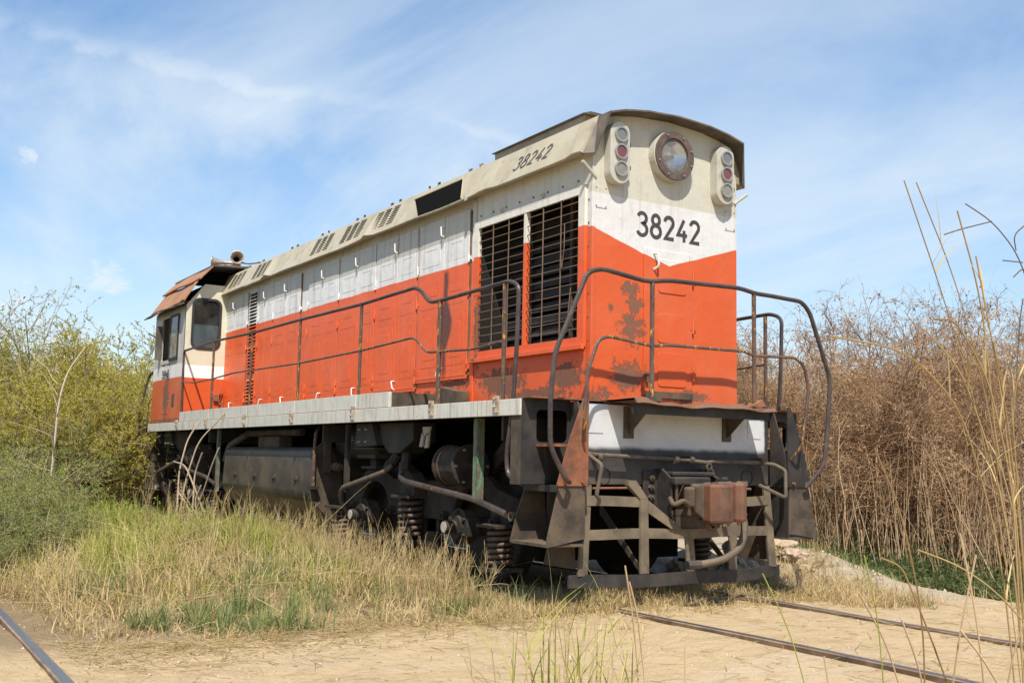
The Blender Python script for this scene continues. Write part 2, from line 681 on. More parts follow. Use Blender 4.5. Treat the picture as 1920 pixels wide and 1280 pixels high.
def axis(lo, hi, step, far_lo, far_hi):
    a = list(np.arange(lo, hi + 1e-6, step))
    d, v = step, hi
    up = []
    while v < far_hi:
        d *= 1.35
        v += d
        up.append(v)
    d, v = step, lo
    dn = []
    while v > far_lo:
        d *= 1.35
        v -= d
        dn.append(v)
    return np.array(dn[::-1] + a + up)


gx = axis(-7.5, 9.5, 0.07, -900, 1200)
gy = axis(-7.2, 9.0, 0.07, -700, 1500)
GX, GY = np.meshgrid(gx, gy)
GZ = hgt(GX, GY)
far = np.maximum(np.abs(GX), np.abs(GY))
GZ = np.where(far > 40, -0.35, GZ)
V = np.stack([GX.ravel(), GY.ravel(), GZ.ravel()], 1)
ny, nx = GX.shape
I = np.arange(ny * nx).reshape(ny, nx)
Q = np.stack([I[:-1, :-1].ravel(), I[:-1, 1:].ravel(), I[1:, 1:].ravel(), I[1:, :-1].ravel()], 1)

s = NT('sandy_ground')
n1 = s.noise(0.8, 7, 0.6)
n2 = s.noise(7.0, 8, 0.62)
n3 = s.noise(60, 5, 0.7)
sand = s.mix(n1, (0.47, 0.335, 0.18), (0.54, 0.405, 0.24))
sand = s.mix(s.math('MULTIPLY', s.ramp(n2, 0.45, 0.75), 0.45), sand, (0.33, 0.225, 0.13))
# packed wheel ruts, paler
rut = s.noise(1.0, 4, 0.5, sc=(0.35, 2.4, 1))
sand = s.mix(s.math('MULTIPLY', s.ramp(rut, 0.5, 0.68), 0.4), sand, (0.545, 0.43, 0.30))
soil = s.mix(n2, (0.20, 0.14, 0.078), (0.32, 0.235, 0.135))
edge = s.math('ADD', s.y, s.math('MULTIPLY', s.math('SUBTRACT', n1, 0.5), 1.6))
f_l = s.ramp(edge, -0.35, 0.5)
c = s.mix(f_l, sand, soil)
# dirt heaped up right of the track
grey = s.mix(n2, (0.36, 0.285, 0.195), (0.48, 0.39, 0.285))
fr = s.math('MULTIPLY', s.ramp(s.x, 1.5, 2.1), s.ramp(s.x, 5.5, 4.0))
c = s.mix(s.math('MULTIPLY', fr, s.ramp(s.y, -1.2, -0.1)), c, grey)
c = s.mix(s.ramp(s.x, 4.2, 6.5), c, (0.17, 0.125, 0.07))
c = s.mix(s.math('MULTIPLY', s.ramp(n3, 0.52, 0.75), 0.28), c, (0.28, 0.19, 0.11))
pb = s.n('ShaderNodeTexVoronoi')
pb.inputs['Scale'].default_value = 26
s.l(s.P, pb.inputs['Vector'])
bump = s.math('ADD', s.math('MULTIPLY', n2, 1.6), s.math('ADD', s.math('MULTIPLY', n3, 0.35), s.math('MULTIPLY', s.ramp(pb.outputs['Distance'], 0.28, 0.0), 0.28)))
m_ground = s.finish(c, 0.95, bump=bump, bump_d=0.03, spec=0.08)
ground = bpy.data.objects.new('ground', npmesh('ground', V, [Q], m_ground, smooth=True))
COL.objects.link(ground)
tag(ground, kind='structure')

# ------------------------------------------------------------------ rails
m_rail = metal_mat('rail_steel', (0.085, 0.062, 0.05), (0.15, 0.085, 0.05), dust=(0.36, 0.26, 0.16), dust_amt=0.62, rough=0.55, metal=0.2)
s = NT('rail_running_surface')
nn = s.noise(1.0, 6, 0.6, sc=(60, 2.0, 60))
c = s.mix(nn, (0.22, 0.20, 0.20), (0.42, 0.40, 0.42))
m_head = s.finish(c, 0.32, 0.85)


def rail_profile():
    return [(-0.066, -0.165), (0.066, -0.165), (0.066, -0.15), (0.012, -0.13), (0.010, -0.05), (0.034, -0.036), (0.036, -0.006), (0.028, 0.0), (-0.028, 0.0), (-0.036, -0.006), (-0.034, -0.036), (-0.010, -0.05), (-0.012, -0.13), (-0.066, -0.15)]


def track(name, xs, y0, y1, z, label, wob=0.0):
    t = empty(name, (sum(xs) / len(xs), 0, z - 0.16))
    tag(t, label, 'railway track')
    for xr in xs:
        mb = MB()
        pf = rail_profile()
        ys = np.linspace(y0, y1, 60)
        n = len(pf)
        vs = []
        for yy in ys:
            dx = wob * math.sin(yy * 0.9 + xr) * 0.4
            dzz = wob * 0.6 * math.sin(yy * 1.3 + 2 * xr)
            vs += [(xr + p[0] + dx, yy, z + p[1] + dzz) for p in pf]
        fs = []
        for i in range(len(ys) - 1):
            for k in range(n):
                fs.append((i * n + k, i * n + (k + 1) % n, (i + 1) * n + (k + 1) % n, (i + 1) * n + k))
        mb.add(vs, fs)
        r = mb.build('rail', m_rail, t)
        hd = MB()
        vs = []
        for yy in ys:
            dx = wob * math.sin(yy * 0.9 + xr) * 0.4
            dzz = wob * 0.6 * math.sin(yy * 1.3 + 2 * xr)
            vs += [(xr - 0.024 + dx, yy, z + 0.0015 + dzz), (xr + 0.024 + dx, yy, z + 0.0015 + dzz)]
        hd.add(vs, [(2 * i, 2 * i + 1, 2 * i + 3, 2 * i + 2) for i in range(len(ys) - 1)])
        hd.build('running_surface', m_head, r)
    return t


track('railway_track', (-0.755, 0.755), -9.0, 30.0, 0.0, 'two steel rails sunk in the sandy path, running under the orange locomotive', 0.012)
track('railway_track', (-6.46, -4.95), -9.0, 24.0, -0.045, 'polished steel rail of the second track in the bottom left corner')
# ------------------------------------------------------------------ locomotive
loco = empty('diesel_locomotive', (0, 6, 0))
tag(loco, 'orange and white diesel locomotive numbered 38242 standing on rusty rails', 'locomotive')


def vfront(s):
    return s.math('ADD', 2.862, s.math('MULTIPLY', s.math('ABSOLUTE', s.x), 0.308))


m_front = paint('paint_front', vfront, 3.412, (ORANGE, WHITE, BEIGE),
                spots=[((-.42, 0, 2.62), (.13, .5, .10), 1.0), ((-.37, 0, 2.48), (.11, .5, .16), 1.1), ((-.40, 0, 2.28), (.20, .5, .22), 0.85),
                       ((-.44, 0, 1.87), (.28, .5, .20), 0.95), ((-.62, 0, 2.44), (.05, .5, .06), 0.8), ((.25, 0, 1.72), (.3, .5, .08), 1.0), ((-.75, 0, 1.7), (.25, .5, .10), 0.7)],
                streak=0.3, chips=0.715)
m_side = paint('paint_doors', 3.112, 3.395, ((0.72, 0.108, 0.024), (0.70, 0.69, 0.655), (0.45, 0.44, 0.375)), streak=0.85, chips=0.725, stain=True, dirt=(0.12, 0.09, 0.06),  # orange lifted above the front's, imitating sunlight on this side
               spots=[((-.83, 4.5, 1.82), (.3, 2.6, .07), 0.75), ((-.83, 2.3, 1.9), (.3, .5, .07), 0.9)])
m_bay = paint('paint_radiator_bay', 3.135, 3.47, ((0.66, 0.10, 0.023), (0.68, 0.65, 0.56), (0.52, 0.505, 0.425)), streak=0.4, chips=0.70,  # orange carries the same side-light lift
              spots=[((-.83, 1.4, 1.86), (.3, .55, .2), 1.2), ((-.83, .35, 1.86), (.3, .34, .17), 1.15), ((-.83, .9, 1.72), (.3, .9, .1), 1.1), ((-.83, 1.85, 2.4), (.3, .08, .6), 0.9)])
m_roof = metal_mat('paint_roof', (0.43, 0.39, 0.285), (0.36, 0.32, 0.225), dust=(0.42, 0.34, 0.22), dust_amt=0.35, rough=0.6, scale=2.4, chipc=(0.27, 0.16, 0.07), chip=0.69)
m_roofbox = metal_mat('paint_roof_box', (0.28, 0.26, 0.21), (0.22, 0.19, 0.145), dust=(0.30, 0.24, 0.16), dust_amt=0.3, rough=0.65, scale=3)
m_visor = metal_mat('paint_visor', (0.075, 0.062, 0.05), (0.14, 0.115, 0.085), dust=(0.22, 0.16, 0.1), dust_amt=0.35, rough=0.65, scale=5)
m_pink = plain('faded_red_primer', (0.36, 0.16, 0.12), 0.7)
m_sill = paint('paint_sill', 0.0, 0.1, (WHITE, WHITE, (0.56, 0.54, 0.465)), streak=0.95, chips=0.65, dirt=(0.16, 0.12, 0.08))
m_cabend = paint('paint_cab_end', 2.35, 2.555, (ORANGE, (0.86, 0.84, 0.80), (0.60, 0.57, 0.42)), streak=0.15, chips=0.76)
m_cabside = paint('paint_cab_side', 2.372, 2.585, ((0.52, 0.10, 0.035), (0.70, 0.68, 0.64), (0.44, 0.43, 0.41)), streak=0.5, chips=0.72,
                  spots=[((-1.5, 11.02, 2.1), (.3, .25, .62), 1.1)], fade=0.25)
m_cabroof = metal_mat('rusty_roof_sheet', (0.33, 0.155, 0.075), (0.26, 0.115, 0.058), dust=(0.40, 0.22, 0.12), dust_amt=0.35, rough=0.8, scale=2.2)
m_black = metal_mat('black_dusty_steel', (0.017, 0.0165, 0.0165), (0.034, 0.030, 0.026), dust=(0.15, 0.108, 0.07), dust_amt=0.28, rough=0.62, scale=5)
m_dusty = metal_mat('dusty_brown_steel', (0.044, 0.034, 0.025), (0.095, 0.067, 0.043), dust=(0.19, 0.135, 0.083), dust_amt=0.45, rough=0.8, scale=5)
m_under = metal_mat('grimy_shaded_running_gear', (0.016, 0.013, 0.011), (0.042, 0.031, 0.022), dust=(0.12, 0.085, 0.052), dust_amt=0.34, rough=0.8, scale=5)  # grimy steel, base deepened for the shade under the frame
m_coupler = metal_mat('coupler_rust', (0.15, 0.058, 0.030), (0.095, 0.05, 0.033), dust=(0.20, 0.12, 0.075), dust_amt=0.45, rough=0.7, scale=8, bump_d=0.005)
m_pilot = metal_mat('pilot_steel', (0.10, 0.078, 0.053), (0.155, 0.12, 0.08), dust=(0.25, 0.19, 0.12), dust_amt=0.6, rough=0.75, scale=4)
m_rust = metal_mat('rusty_steel', (0.25, 0.085, 0.036), (0.115, 0.05, 0.03), dust=(0.30, 0.15, 0.075), dust_amt=0.4, rough=0.75, scale=8, bump_d=0.006)
m_rail_y = metal_mat('handrail_worn_yellow', (0.062, 0.045, 0.038), (0.12, 0.066, 0.04), dust=(0.17, 0.11, 0.07), dust_amt=0.4, rough=0.42, scale=11, chipc=(0.50, 0.25, 0.03), chip=0.565)
m_rail_b = metal_mat('handrail_dark', (0.038, 0.031, 0.031), (0.075, 0.050, 0.041), dust=(0.12, 0.085, 0.065), dust_amt=0.3, rough=0.38, scale=9, chipc=(0.45, 0.24, 0.04), chip=0.635)
m_rail_g = metal_mat('brace_worn_green', (0.12, 0.10, 0.075), (0.15, 0.12, 0.085), dust_amt=0.35, rough=0.6, scale=9, chipc=(0.10, 0.22, 0.12), chip=0.52)
m_grille = metal_mat('grille_wire', (0.13, 0.088, 0.058), (0.19, 0.12, 0.073), dust_amt=0.4, rough=0.7, scale=12)
m_inner = plain('radiator_dark', (0.014, 0.013, 0.012), 0.7)
m_slat = plain('shutter_slat', (0.026, 0.023, 0.020), 0.65)
m_brk = metal_mat('bracket_flaking_white', (0.42, 0.38, 0.31), (0.20, 0.12, 0.07), dust=(0.30, 0.2, 0.12), dust_amt=0.3, rough=0.7, scale=16)
m_void = plain('void_shade_black', (0.007, 0.0065, 0.006), 0.95, spec=0.05)  # near black for the shade in openings, under the frame, inside the cab
m_whandle = plain('white_handle', (0.72, 0.71, 0.68), 0.35, var=0.2)
m_number = plain('black_numeral_paint', (0.055, 0.051, 0.05), 0.6, var=0.6)
m_number2 = plain('grey_numeral_paint', (0.085, 0.075, 0.07), 0.6, var=0.3)
m_lampbox = metal_mat('lamp_box_paint', (0.45, 0.44, 0.37), (0.40, 0.38, 0.30), dust=(0.35, 0.28, 0.18), dust_amt=0.25, rough=0.5, scale=6)
m_chrome = plain('lamp_rim', (0.40, 0.385, 0.34), 0.35, 0.5)
m_brownring = metal_mat('headlight_ring', (0.075, 0.052, 0.042), (0.13, 0.085, 0.06), dust_amt=0.3, rough=0.5, scale=8)
m_rubber = plain('rubber_seal', (0.030, 0.028, 0.027), 0.6)
m_tank = metal_mat('fuel_tank_paint', (0.032, 0.029, 0.027), (0.055, 0.046, 0.038), dust=(0.17, 0.125, 0.08), dust_amt=0.42, rough=0.42, scale=2.2, bump_d=0.001)
m_hose = metal_mat('rubber_hose', (0.075, 0.06, 0.044), (0.12, 0.09, 0.062), dust_amt=0.4, rough=0.75, scale=10)
m_spring = metal_mat('spring_steel', (0.065, 0.044, 0.034), (0.10, 0.066, 0.045), dust=(0.17, 0.115, 0.07), dust_amt=0.4, rough=0.6, scale=8)
m_axlecap = plain('axle_cap', (0.42, 0.37, 0.30), 0.6)
m_horn = metal_mat('horn_metal', (0.50, 0.43, 0.35), (0.34, 0.25, 0.18), dust_amt=0.3, rough=0.45, scale=14, metal=0.4)


def glass(name, col, rough, transp, dirt=0.2):
    s = NT(name)
    g = s.n('ShaderNodeBsdfGlossy')
    g.inputs['Roughness'].default_value = rough
    g.inputs['Color'].default_value = (0.9, 0.95, 1, 1)
    t = s.n('ShaderNodeBsdfTransparent')
    t.inputs['Color'].default_value = tuple(col) + (1,)
    d = s.n('ShaderNodeBsdfDiffuse')
    d.inputs['Color'].default_value = (0.42, 0.38, 0.32, 1)
    fr = s.n('ShaderNodeFresnel')
    fr.inputs['IOR'].default_value = 1.5
    m1 = s.n('ShaderNodeMixShader')
    s.l(fr.outputs[0], m1.inputs[0])
    s.l(t.outputs[0], m1.inputs[1])
    s.l(g.outputs[0], m1.inputs[2])
    m2 = s.n('ShaderNodeMixShader')
    s.l(s.math('MULTIPLY', s.ramp(s.noise(5, 6, 0.65), 0.2, 0.8), dirt), m2.inputs[0])
    s.l(m1.outputs[0], m2.inputs[1])
    s.l(d.outputs[0], m2.inputs[2])
    s.l(m2.outputs[0], s.out.inputs['Surface'])
    return s.m


m_glass = glass('cab_glass', (0.55, 0.57, 0.56), 0.02, 0.8, 0.10)
m_lens = glass('headlight_lens', (0.85, 0.88, 0.9), 0.06, 0.6, 0.55)
m_side_glass = glass('dusty_side_glass', (0.30, 0.32, 0.33), 0.05, 0.5, 0.75)
m_reflector = plain('headlight_reflector', (0.75, 0.75, 0.76), 0.18, 0.9, var=0.2)
m_lens_g = plain('marker_lens_grey', (0.16, 0.155, 0.15), 0.18, spec=0.8)
m_lens_r = plain('marker_lens_red', (0.17, 0.045, 0.045), 0.18, spec=0.8)
m_lens_y = plain('marker_lens_pale', (0.22, 0.205, 0.16), 0.18, spec=0.8)

HW = 0.83
# ---- hood: long closed part behind the radiator bay
hood = MB().box(-HW + .012, HW, 1.95, 10.25, 1.64, 3.76).build('hood_body', m_side, loco)
# radiator bay (y 0..1.95): skin panels round the open grille
holed('radiator_bay_panel', [(0.012, 1.645), (1.945, 1.645), (1.945, 3.76), (0.012, 3.76)], [[(0.13, 2.16), (1.88, 2.16), (1.88, 3.435), (0.13, 3.435)]], 'x', -HW, -HW + .03, m_bay, loco)
MB().box(HW - .03, HW, 0.012, 1.945, 1.645, 3.76).build('radiator_bay_wall', m_bay, loco)
front = MB().prism([(-HW, 1.64), (HW, 1.64), (HW, 3.76), (.76, 4.07), (.4, 4.15), (0, 4.175), (-.4, 4.15), (-.76, 4.07), (-HW, 3.76)], 'y', -0.004, 0.012).build('front_sheet', m_front, loco)
MB().box(-HW - .008, -HW + .03, -.012, .05, 1.66, 3.50).build('corner_post', m_front, loco, bevel=.006)
MB().box(-HW - .014, -HW, 1.925, 1.985, 1.66, 3.72).build('seam_strip', m_side, loco, bevel=.003)
MB().box(-.40, HW - .05, .05, 1.90, 1.7, 3.7).build('radiator_core', m_inner, loco)
MB().box(-.80, -.40, .03, .05, 1.7, 3.7).build('bay_lining', m_slat, loco)
MB().box(-.80, -.40, 1.90, 1.93, 1.7, 3.7).build('bay_lining', m_slat, loco)
for zz in (1.72, 3.70):
    MB().box(-.80, -.40, .05, 1.9, zz - .01, zz + .01).build('bay_lining', m_inner, loco)
# shutters behind the grille
sl = MB().prism([(-.035, -.045), (.005, -.045), (.04, .045), (.0, .045)], 'y', -.83, .83).mesh('shutter_slat', m_slat)
for i in range(11):
    o = bpy.data.objects.new('shutter_slat', sl)
    o.location = (-.50, .98, 2.24 + i * .115)
    link(o, loco)
MB().box(-.56, -.53, .66, .70, 1.75, 3.6).build('shutter_rod', m_dusty, loco)
MB().box(-.56, -.53, 1.36, 1.40, 1.75, 3.6).build('shutter_rod', m_dusty, loco)
# grille frame, mullion and wires
gf = holed('grille_frame', [(0.07, 2.10), (1.93, 2.10), (1.93, 3.49), (0.07, 3.49)], [[(0.16, 2.185), (1.85, 2.185), (1.85, 3.415), (0.16, 3.415)]], 'x', -HW - .028, -HW - .001, m_bay, loco)
MB().box(-HW - .024, -HW + .02, .985, 1.025, 2.185, 3.415).build('mullion', m_bay, gf)
MB().box(-HW - .06, -HW - .0285, .05, 1.95, 2.075, 2.12).build('grille_sill', m_bay, gf, bevel=.005)
hb = MB().tube([(0, -.41, 0), (0, .41, 0)], .005, 5).mesh('grille_bar', m_grille)
vb = MB().tube([(0, 0, -.615), (0, 0, .615)], .0055, 5).mesh('grille_upright', m_grille)
for (yc, n) in ((1.437, 0), (.573, 1)):
    for i in range(15):
        o = bpy.data.objects.new('grille_bar', hb)
        o.location = (-HW - .008, yc, 2.262 + i * .0785)
        o.rotation_euler = (random.uniform(-.006, .006), 0, random.uniform(-.012, .012))
        link(o, gf)
    for k in (-1, 1):
        o = bpy.data.objects.new('grille_upright', vb)
        o.location = (-HW - .018, yc + k * .14, 2.80)
        o.rotation_euler = (random.uniform(-.01, .01), 0, 0)
        link(o, gf)
# bent wires hanging on the near pane
MB().tube(fillet([(-HW - .03, .36, 3.2), (-HW - .045, .34, 2.98), (-HW - .03, .40, 2.78), (-HW - .03, .42, 3.06)], .05), .004, 5).build('loose_wire', m_grille, gf)
MB().tube(fillet([(-HW - .035, .25, 2.62), (-HW - .045, .27, 2.40), (-HW - .03, .30, 2.25), (-HW - .03, .24, 2.5)], .05), .004, 5).build('loose_wire', m_grille, gf)
for (yy, zz) in ((1.45, 3.53), (.75, 3.53)):
    MB().ring((0, yy, zz), 'x', .014, .026, -HW - .02, -HW + .0, 10).build('latch_eye', m_bay, loco)
rv = MB().tube([(-.006, 0, 0), (.004, 0, 0)], .011, 6).mesh('rivet', m_grille)
for i in range(8):
    o = bpy.data.objects.new('rivet', rv)
    o.location = (-HW - .002, .2 + i * .235, 3.545)
    link(o, loco)
for i in range(9):
    for (xx, yy) in ((-HW - .009, .075), ):
        o = bpy.data.objects.new('rivet', rv)
        o.location = (xx + .002, .035, 1.75 + i * .2)
        link(o, loco)

# ---- hood doors
doors = [(2.06, 2.58, 3.165, 1.94), (3.19, 3.68, 4.25, 1.86), (4.275, 4.77, 5.36, 1.835), (5.385, 5.86, 6.41, 1.82), (6.72, 7.24, 7.785, 1.82), (7.81, 8.13, 8.44, 1.82), (8.98, 9.59, 10.19, 1.82)]


def door_leaf(y0, y1, z0):
    mb = MB()
    x = -HW
    mb.box(x - .010, x + .002, y0, y1, z0, 3.66)
    w = y1 - y0
    m0, m1 = y0 + w * .13, y1 - w * .13
    # pressed panels with a raised border
    for (za, zb) in ((3.18, 3.57), (2.72, 3.02), (1.97 + (z0 - 1.82), 2.62)):
        mb.prism(rrect(m0, m1, za, zb, .035, 3), 'x', x - .0122, x - .009)
        if zb - za > .5:
            mb.prism(rrect(m0 + .07, m1 - .07, za + .08, zb - .08, .03, 3), 'x', x - .0145, x - .0118)
        elif w > .3:
            mb.prism(rrect(m0 + .07, m1 - .07, (za + zb) / 2 - .02, (za + zb) / 2 + .05, .02, 3), 'x', x - .0145, x - .0118)
    mb.prism([(y0 + .02, 3.60), (y1 - .02, 3.60), (y1 - .02, 3.625), (y0 + .02, 3.625)], 'x', x - .0128, x - .009)
    mb.prism([(y0 + .02, z0 + .03), (y1 - .02, z0 + .03), (y1 - .02, z0 + .055), (y0 + .02, z0 + .055)], 'x', x - .0128, x - .009)
    a_, b_, c_ = random.uniform(-.004, .002), random.uniform(-.010, .010), random.uniform(-.004, .004)
    ym, zm = (y0 + y1) / 2, (z0 + 3.66) / 2
    mb.v = [(v[0] + min(0, a_ + b_ * (v[1] - ym) + c_ * (v[2] - zm)), v[1], v[2] + random.uniform(-1, 1) * 0) for v in mb.v]
    return mb.build('door', m_side, loco, bevel=.0025)


hng = MB().tube([(-.012, 0, -.045), (-.012, 0, .045)], .011, 6).box(-.012, .006, -.03, .03, -.02, .02).mesh('hinge', m_side)
for (a, mid, b, z0) in doors:
    near = door_leaf(a, mid - .007, z0)
    fard = door_leaf(mid + .007, b, z0)
    MB().box(-HW + .006, -HW + .0115, mid - .012, mid + .012, z0, 3.66).build('door_gap_shade', m_rubber, near)  # dark strip standing for the shade in the gap between leaves
    MB().box(-HW - .004, -HW + .0115, a - .022, a - .002, z0 + .02, 3.64).build('door_gap_shade', m_grille, near)  # brown strip darkening the gap on the hinge side
    hx = -HW - .012
    dp = random.uniform(-.01, .01)
    MB().tube(fillet([(hx, mid, 3.565), (hx - .045, mid + .005, 3.565), (hx - .045, mid - .01 + dp, 3.46), (hx - .015, mid - .01, 3.455)], .025, 4), .0085, 6).build('handle', m_whandle, near, smooth=True)
    tw = random.uniform(-.04, .06)
    MB().tube(fillet([(hx, mid, z0 + .13), (hx - .04, mid, z0 + .132), (hx - .045, mid - tw, z0 + .045), (hx - .02, mid - tw, z0 + .035)], .025, 4), .008, 6).build('handle', m_whandle, near, smooth=True)
    for zz in (3.17, 2.80, 2.05, 1.95 + (z0 - 1.82)):
        for (yy, pr) in ((a - .012, near), (b + .006, fard)):
            o = bpy.data.objects.new('hinge', hng)
            o.location = (-HW - .004, yy, zz + random.uniform(-.02, .02))
            o.scale = (1, 1, random.uniform(.8, 1.2))
            link(o, pr)
# tall louvre strip
MB().box(-HW - .012, -HW + .012, 8.47, 8.90, 1.82, 3.66).build('louvre_panel', m_side, loco)
ls = MB().prism([(0, .016), (-.034, -.014), (-.030, -.019), (0, 0)], 'y', -.155, .155).mesh('louvre_slat', m_side)
lv = MB().box(-.0015, .003, -.15, .15, -.019, .012).mesh('louvre_shade', m_void)  # black strip for the shade behind each slat
for k, (z0, n) in enumerate(((2.86, 15), (2.38, 8), (1.93, 7))):
    for i in range(n):
        o = bpy.data.objects.new('louvre_slat', ls)
        o.location = (-HW - .0115, 8.685, z0 + .02 + i * .052)
        link(o, loco)
        q = bpy.data.objects.new('louvre_shade', lv)
        q.location = (-HW - .0125, 8.685, z0 + .005 + i * .052)
        link(q, loco)

# ---- hood roof: slanted eaves and an arched top, bent along the lower edge
def roof_part(y0, y1, name, seed, dent=0.012, wnd=()):
    rr = random.Random(seed)
    ys = [y0 + (y1 - y0) * i / max(2, int((y1 - y0) / .12)) for i in range(max(2, int((y1 - y0) / .12)) + 1)]
    prof = [(-.95, 3.722), (-.955, 3.733), (-.775, 4.088), (-.60, 4.135), (-.35, 4.172), (0, 4.19), (.35, 4.172), (.60, 4.135), (.775, 4.088), (.955, 3.733), (.95, 3.722), (.82, 3.752), (-.82, 3.752)]
    ph = [rr.uniform(0, 6) for _ in range(4)]
    vs = []
    for yy in ys:
        d = dent * (math.sin(yy * 2.1 + ph[0]) + .7 * math.sin(yy * 4.7 + ph[1])) * .5
        for (cy, wd, am) in wnd:
            d += am * math.exp(-((yy - cy) / wd) ** 2)
        for i, p in enumerate(prof):
            k = 1.0 if i in (0, 1) else 0.0
            vs.append((p[0] + k * d * -.5, yy, p[1] + k * d))
    n = len(prof)
    fs = []
    for i in range(len(ys) - 1):
        for k in range(n):
            fs.append((i * n + k, i * n + (k + 1) % n, (i + 1) * n + (k + 1) % n, (i + 1) * n + k))
    fs.append(tuple(range(n - 1, -1, -1)))
    fs.append(tuple((len(ys) - 1) * n + k for k in range(n)))
    return MB().add(vs, fs).build(name, m_roof, loco)


roof_a = roof_part(0.0, 1.93, 'hood_roof', 1, .0, [(1.62, .16, .014), (.08, .10, .02)])
roof_b = roof_part(1.955, 8.86, 'hood_roof', 2, .008, [(4.35, .09, .03), (7.9, .14, .045)])
roof_c = roof_part(8.88, 10.22, 'hood_roof', 3, .006)
MB().prism([(-.97, 3.70), (-.965, 3.735), (-.78, 4.10), (0, 4.20), (.78, 4.10), (.965, 3.735), (.93, 3.735), (.76, 4.08), (0, 4.18), (-.76, 4.08), (-.93, 3.735)], 'y', 1.925, 1.96).build('roof_seam', m_roof, loco)
# front visor: curved hood over the lamps, reaching forward at the top
top = [(-.775, 4.085), (-.60, 4.135), (-.35, 4.172), (0, 4.19), (.35, 4.172), (.60, 4.135), (.775, 4.085)]
vs, fs = [], []
o_pts = [(-.95, .0, 3.73)] + [(p[0], -.165, p[1]) for p in top] + [(.95, .0, 3.73)]
o_pts[0] = (-.86, -.06, 3.735)
o_pts[-1] = (.86, -.06, 3.735)
b_pts = [(-.953, .01, 3.728)] + [(p[0], .01, p[1]) for p in top] + [(.953, .01, 3.728)]
for t in (0.0, -.014):
    for p in o_pts:
        sc_ = 1 + t / 1.0
        vs.append((p[0] * sc_, p[1], p[2] + t))
    for p in b_pts:
        sc_ = 1 + t / 1.0
        vs.append((p[0] * sc_, p[1], p[2] + t))
n = len(o_pts)
for i in range(n - 1):
    fs.append((i, i + 1, n + i + 1, n + i))
    fs.append((2 * n + i, 3 * n + i, 3 * n + i + 1, 2 * n + i + 1))
    fs.append((i, 2 * n + i, 2 * n + i + 1, i + 1))
MB().add(vs, fs + [(0, n, 3 * n, 2 * n), (n - 1, 3 * n - 1, 4 * n - 1, 2 * n - 1)]).build('visor', m_visor, loco)
# raised roof box with a rusty open end
MB().prism([(-.56, 4.12), (.56, 4.12), (.56, 4.27), (.5, 4.285), (-.5, 4.285), (-.56, 4.27)], 'y', .52, 2.06).build('roof_box', m_roofbox, loco)
MB().box(-.53, .53, .512, .525, 4.13, 4.262).build('roof_box_end', m_pink, loco)
MB().prism([(-.6, 4.275), (.6, 4.275), (.52, 4.302), (-.52, 4.302)], 'y', .46, 2.08).build('roof_box_lid', m_visor, loco)
# roof lugs in pairs
lug = MB().prism([(-.03, -.03), (.03, -.03), (.012, .02), (.03, .055), (0, .03), (-.035, .05), (-.014, .01)], 'x', -.012, .012).mesh('roof_lug', m_visor)
for yc in (2.15, 3.05, 4.0, 5.0, 6.15, 7.3, 8.75, 9.4):
    for dd in (-.11, .11):
        o = bpy.data.objects.new('roof_lug', lug)
        o.scale = (1, .7, .6)
        o.location = (-.735, yc + dd, 4.108)
        o.rotation_euler = (0, 0, random.uniform(-.5, .5))
        link(o, loco)


# eave slots, three columns a group: black strips for their inner shade, raised lips
def eave_vent(yc, w):
    u = Vector((.18, 0, .366)).normalized()
    nrm = Vector((-.366, 0, .18)).normalized()
    mv, ml = MB(), MB()
    for cI in range(3):
        y = yc + (cI - 1) * w
        hh = w * .36
        for k in range(8):
            c0 = Vector((-.955, y, 3.733)) + u * (.085 + k * .034)
            for (mb, a, b, off) in ((mv, .004, .014, .0025), ):
                p = [c0 + u * a + nrm * off, c0 + u * b + nrm * off]
                vs = []
                for q in p:
                    for dy in (-hh, hh):
                        vs.append((q.x, y + dy, q.z))
                q0 = len(mb.v)
                mb.add(vs, [(0, 1, 3, 2)])
            a = c0 + u * .014 + nrm * .003
            b = c0 + u * .008 + nrm * .009
            a2 = c0 + u * .019 + nrm * .003
            ml.add([(a.x, y - hh, a.z), (a.x, y + hh, a.z), (b.x, y + hh, b.z), (b.x, y - hh, b.z), (a2.x, y - hh, a2.z), (a2.x, y + hh, a2.z)], [(0, 1, 2, 3), (3, 2, 5, 4), (0, 3, 4), (1, 5, 2)])
    v = mv.build('slot_shade', m_void, loco)
    v['kind'] = 'stuff'
    q = ml.build('vent_lips', m_roof, v)
    q['kind'] = 'stuff'


for yc in (4.02, 4.95, 5.95, 8.35, 9.5):
    eave_vent(yc, .22)
# intake opening: flat black sheet on the eave for its shade
u = Vector((.18, 0, .366)).normalized()
nrm = Vector((-.366, 0, .18)).normalized()
P = lambda y, t, o: tuple(Vector((-.955, y, 3.733)) + u * t + nrm * o)
MB().add([P(2.06, .012, .0035), P(3.00, .012, .0035), P(3.34, .31, .0035), P(2.26, .31, .0035)], [(0, 1, 2, 3)]).build('intake_shade', m_void, loco)
MB().tube([P(2.05, .012, .005), P(2.25, .315, .005)], .008, 5).tube([P(2.25, .315, .005), P(3.35, .315, .005)], .008, 5).build('intake_frame', m_roof, loco)
numerals('number', '38242', P(1.17, .115, .003), (0, -1, 0), u, .152, .122, .018, 1.05, m_number2, loco, slant=.16)

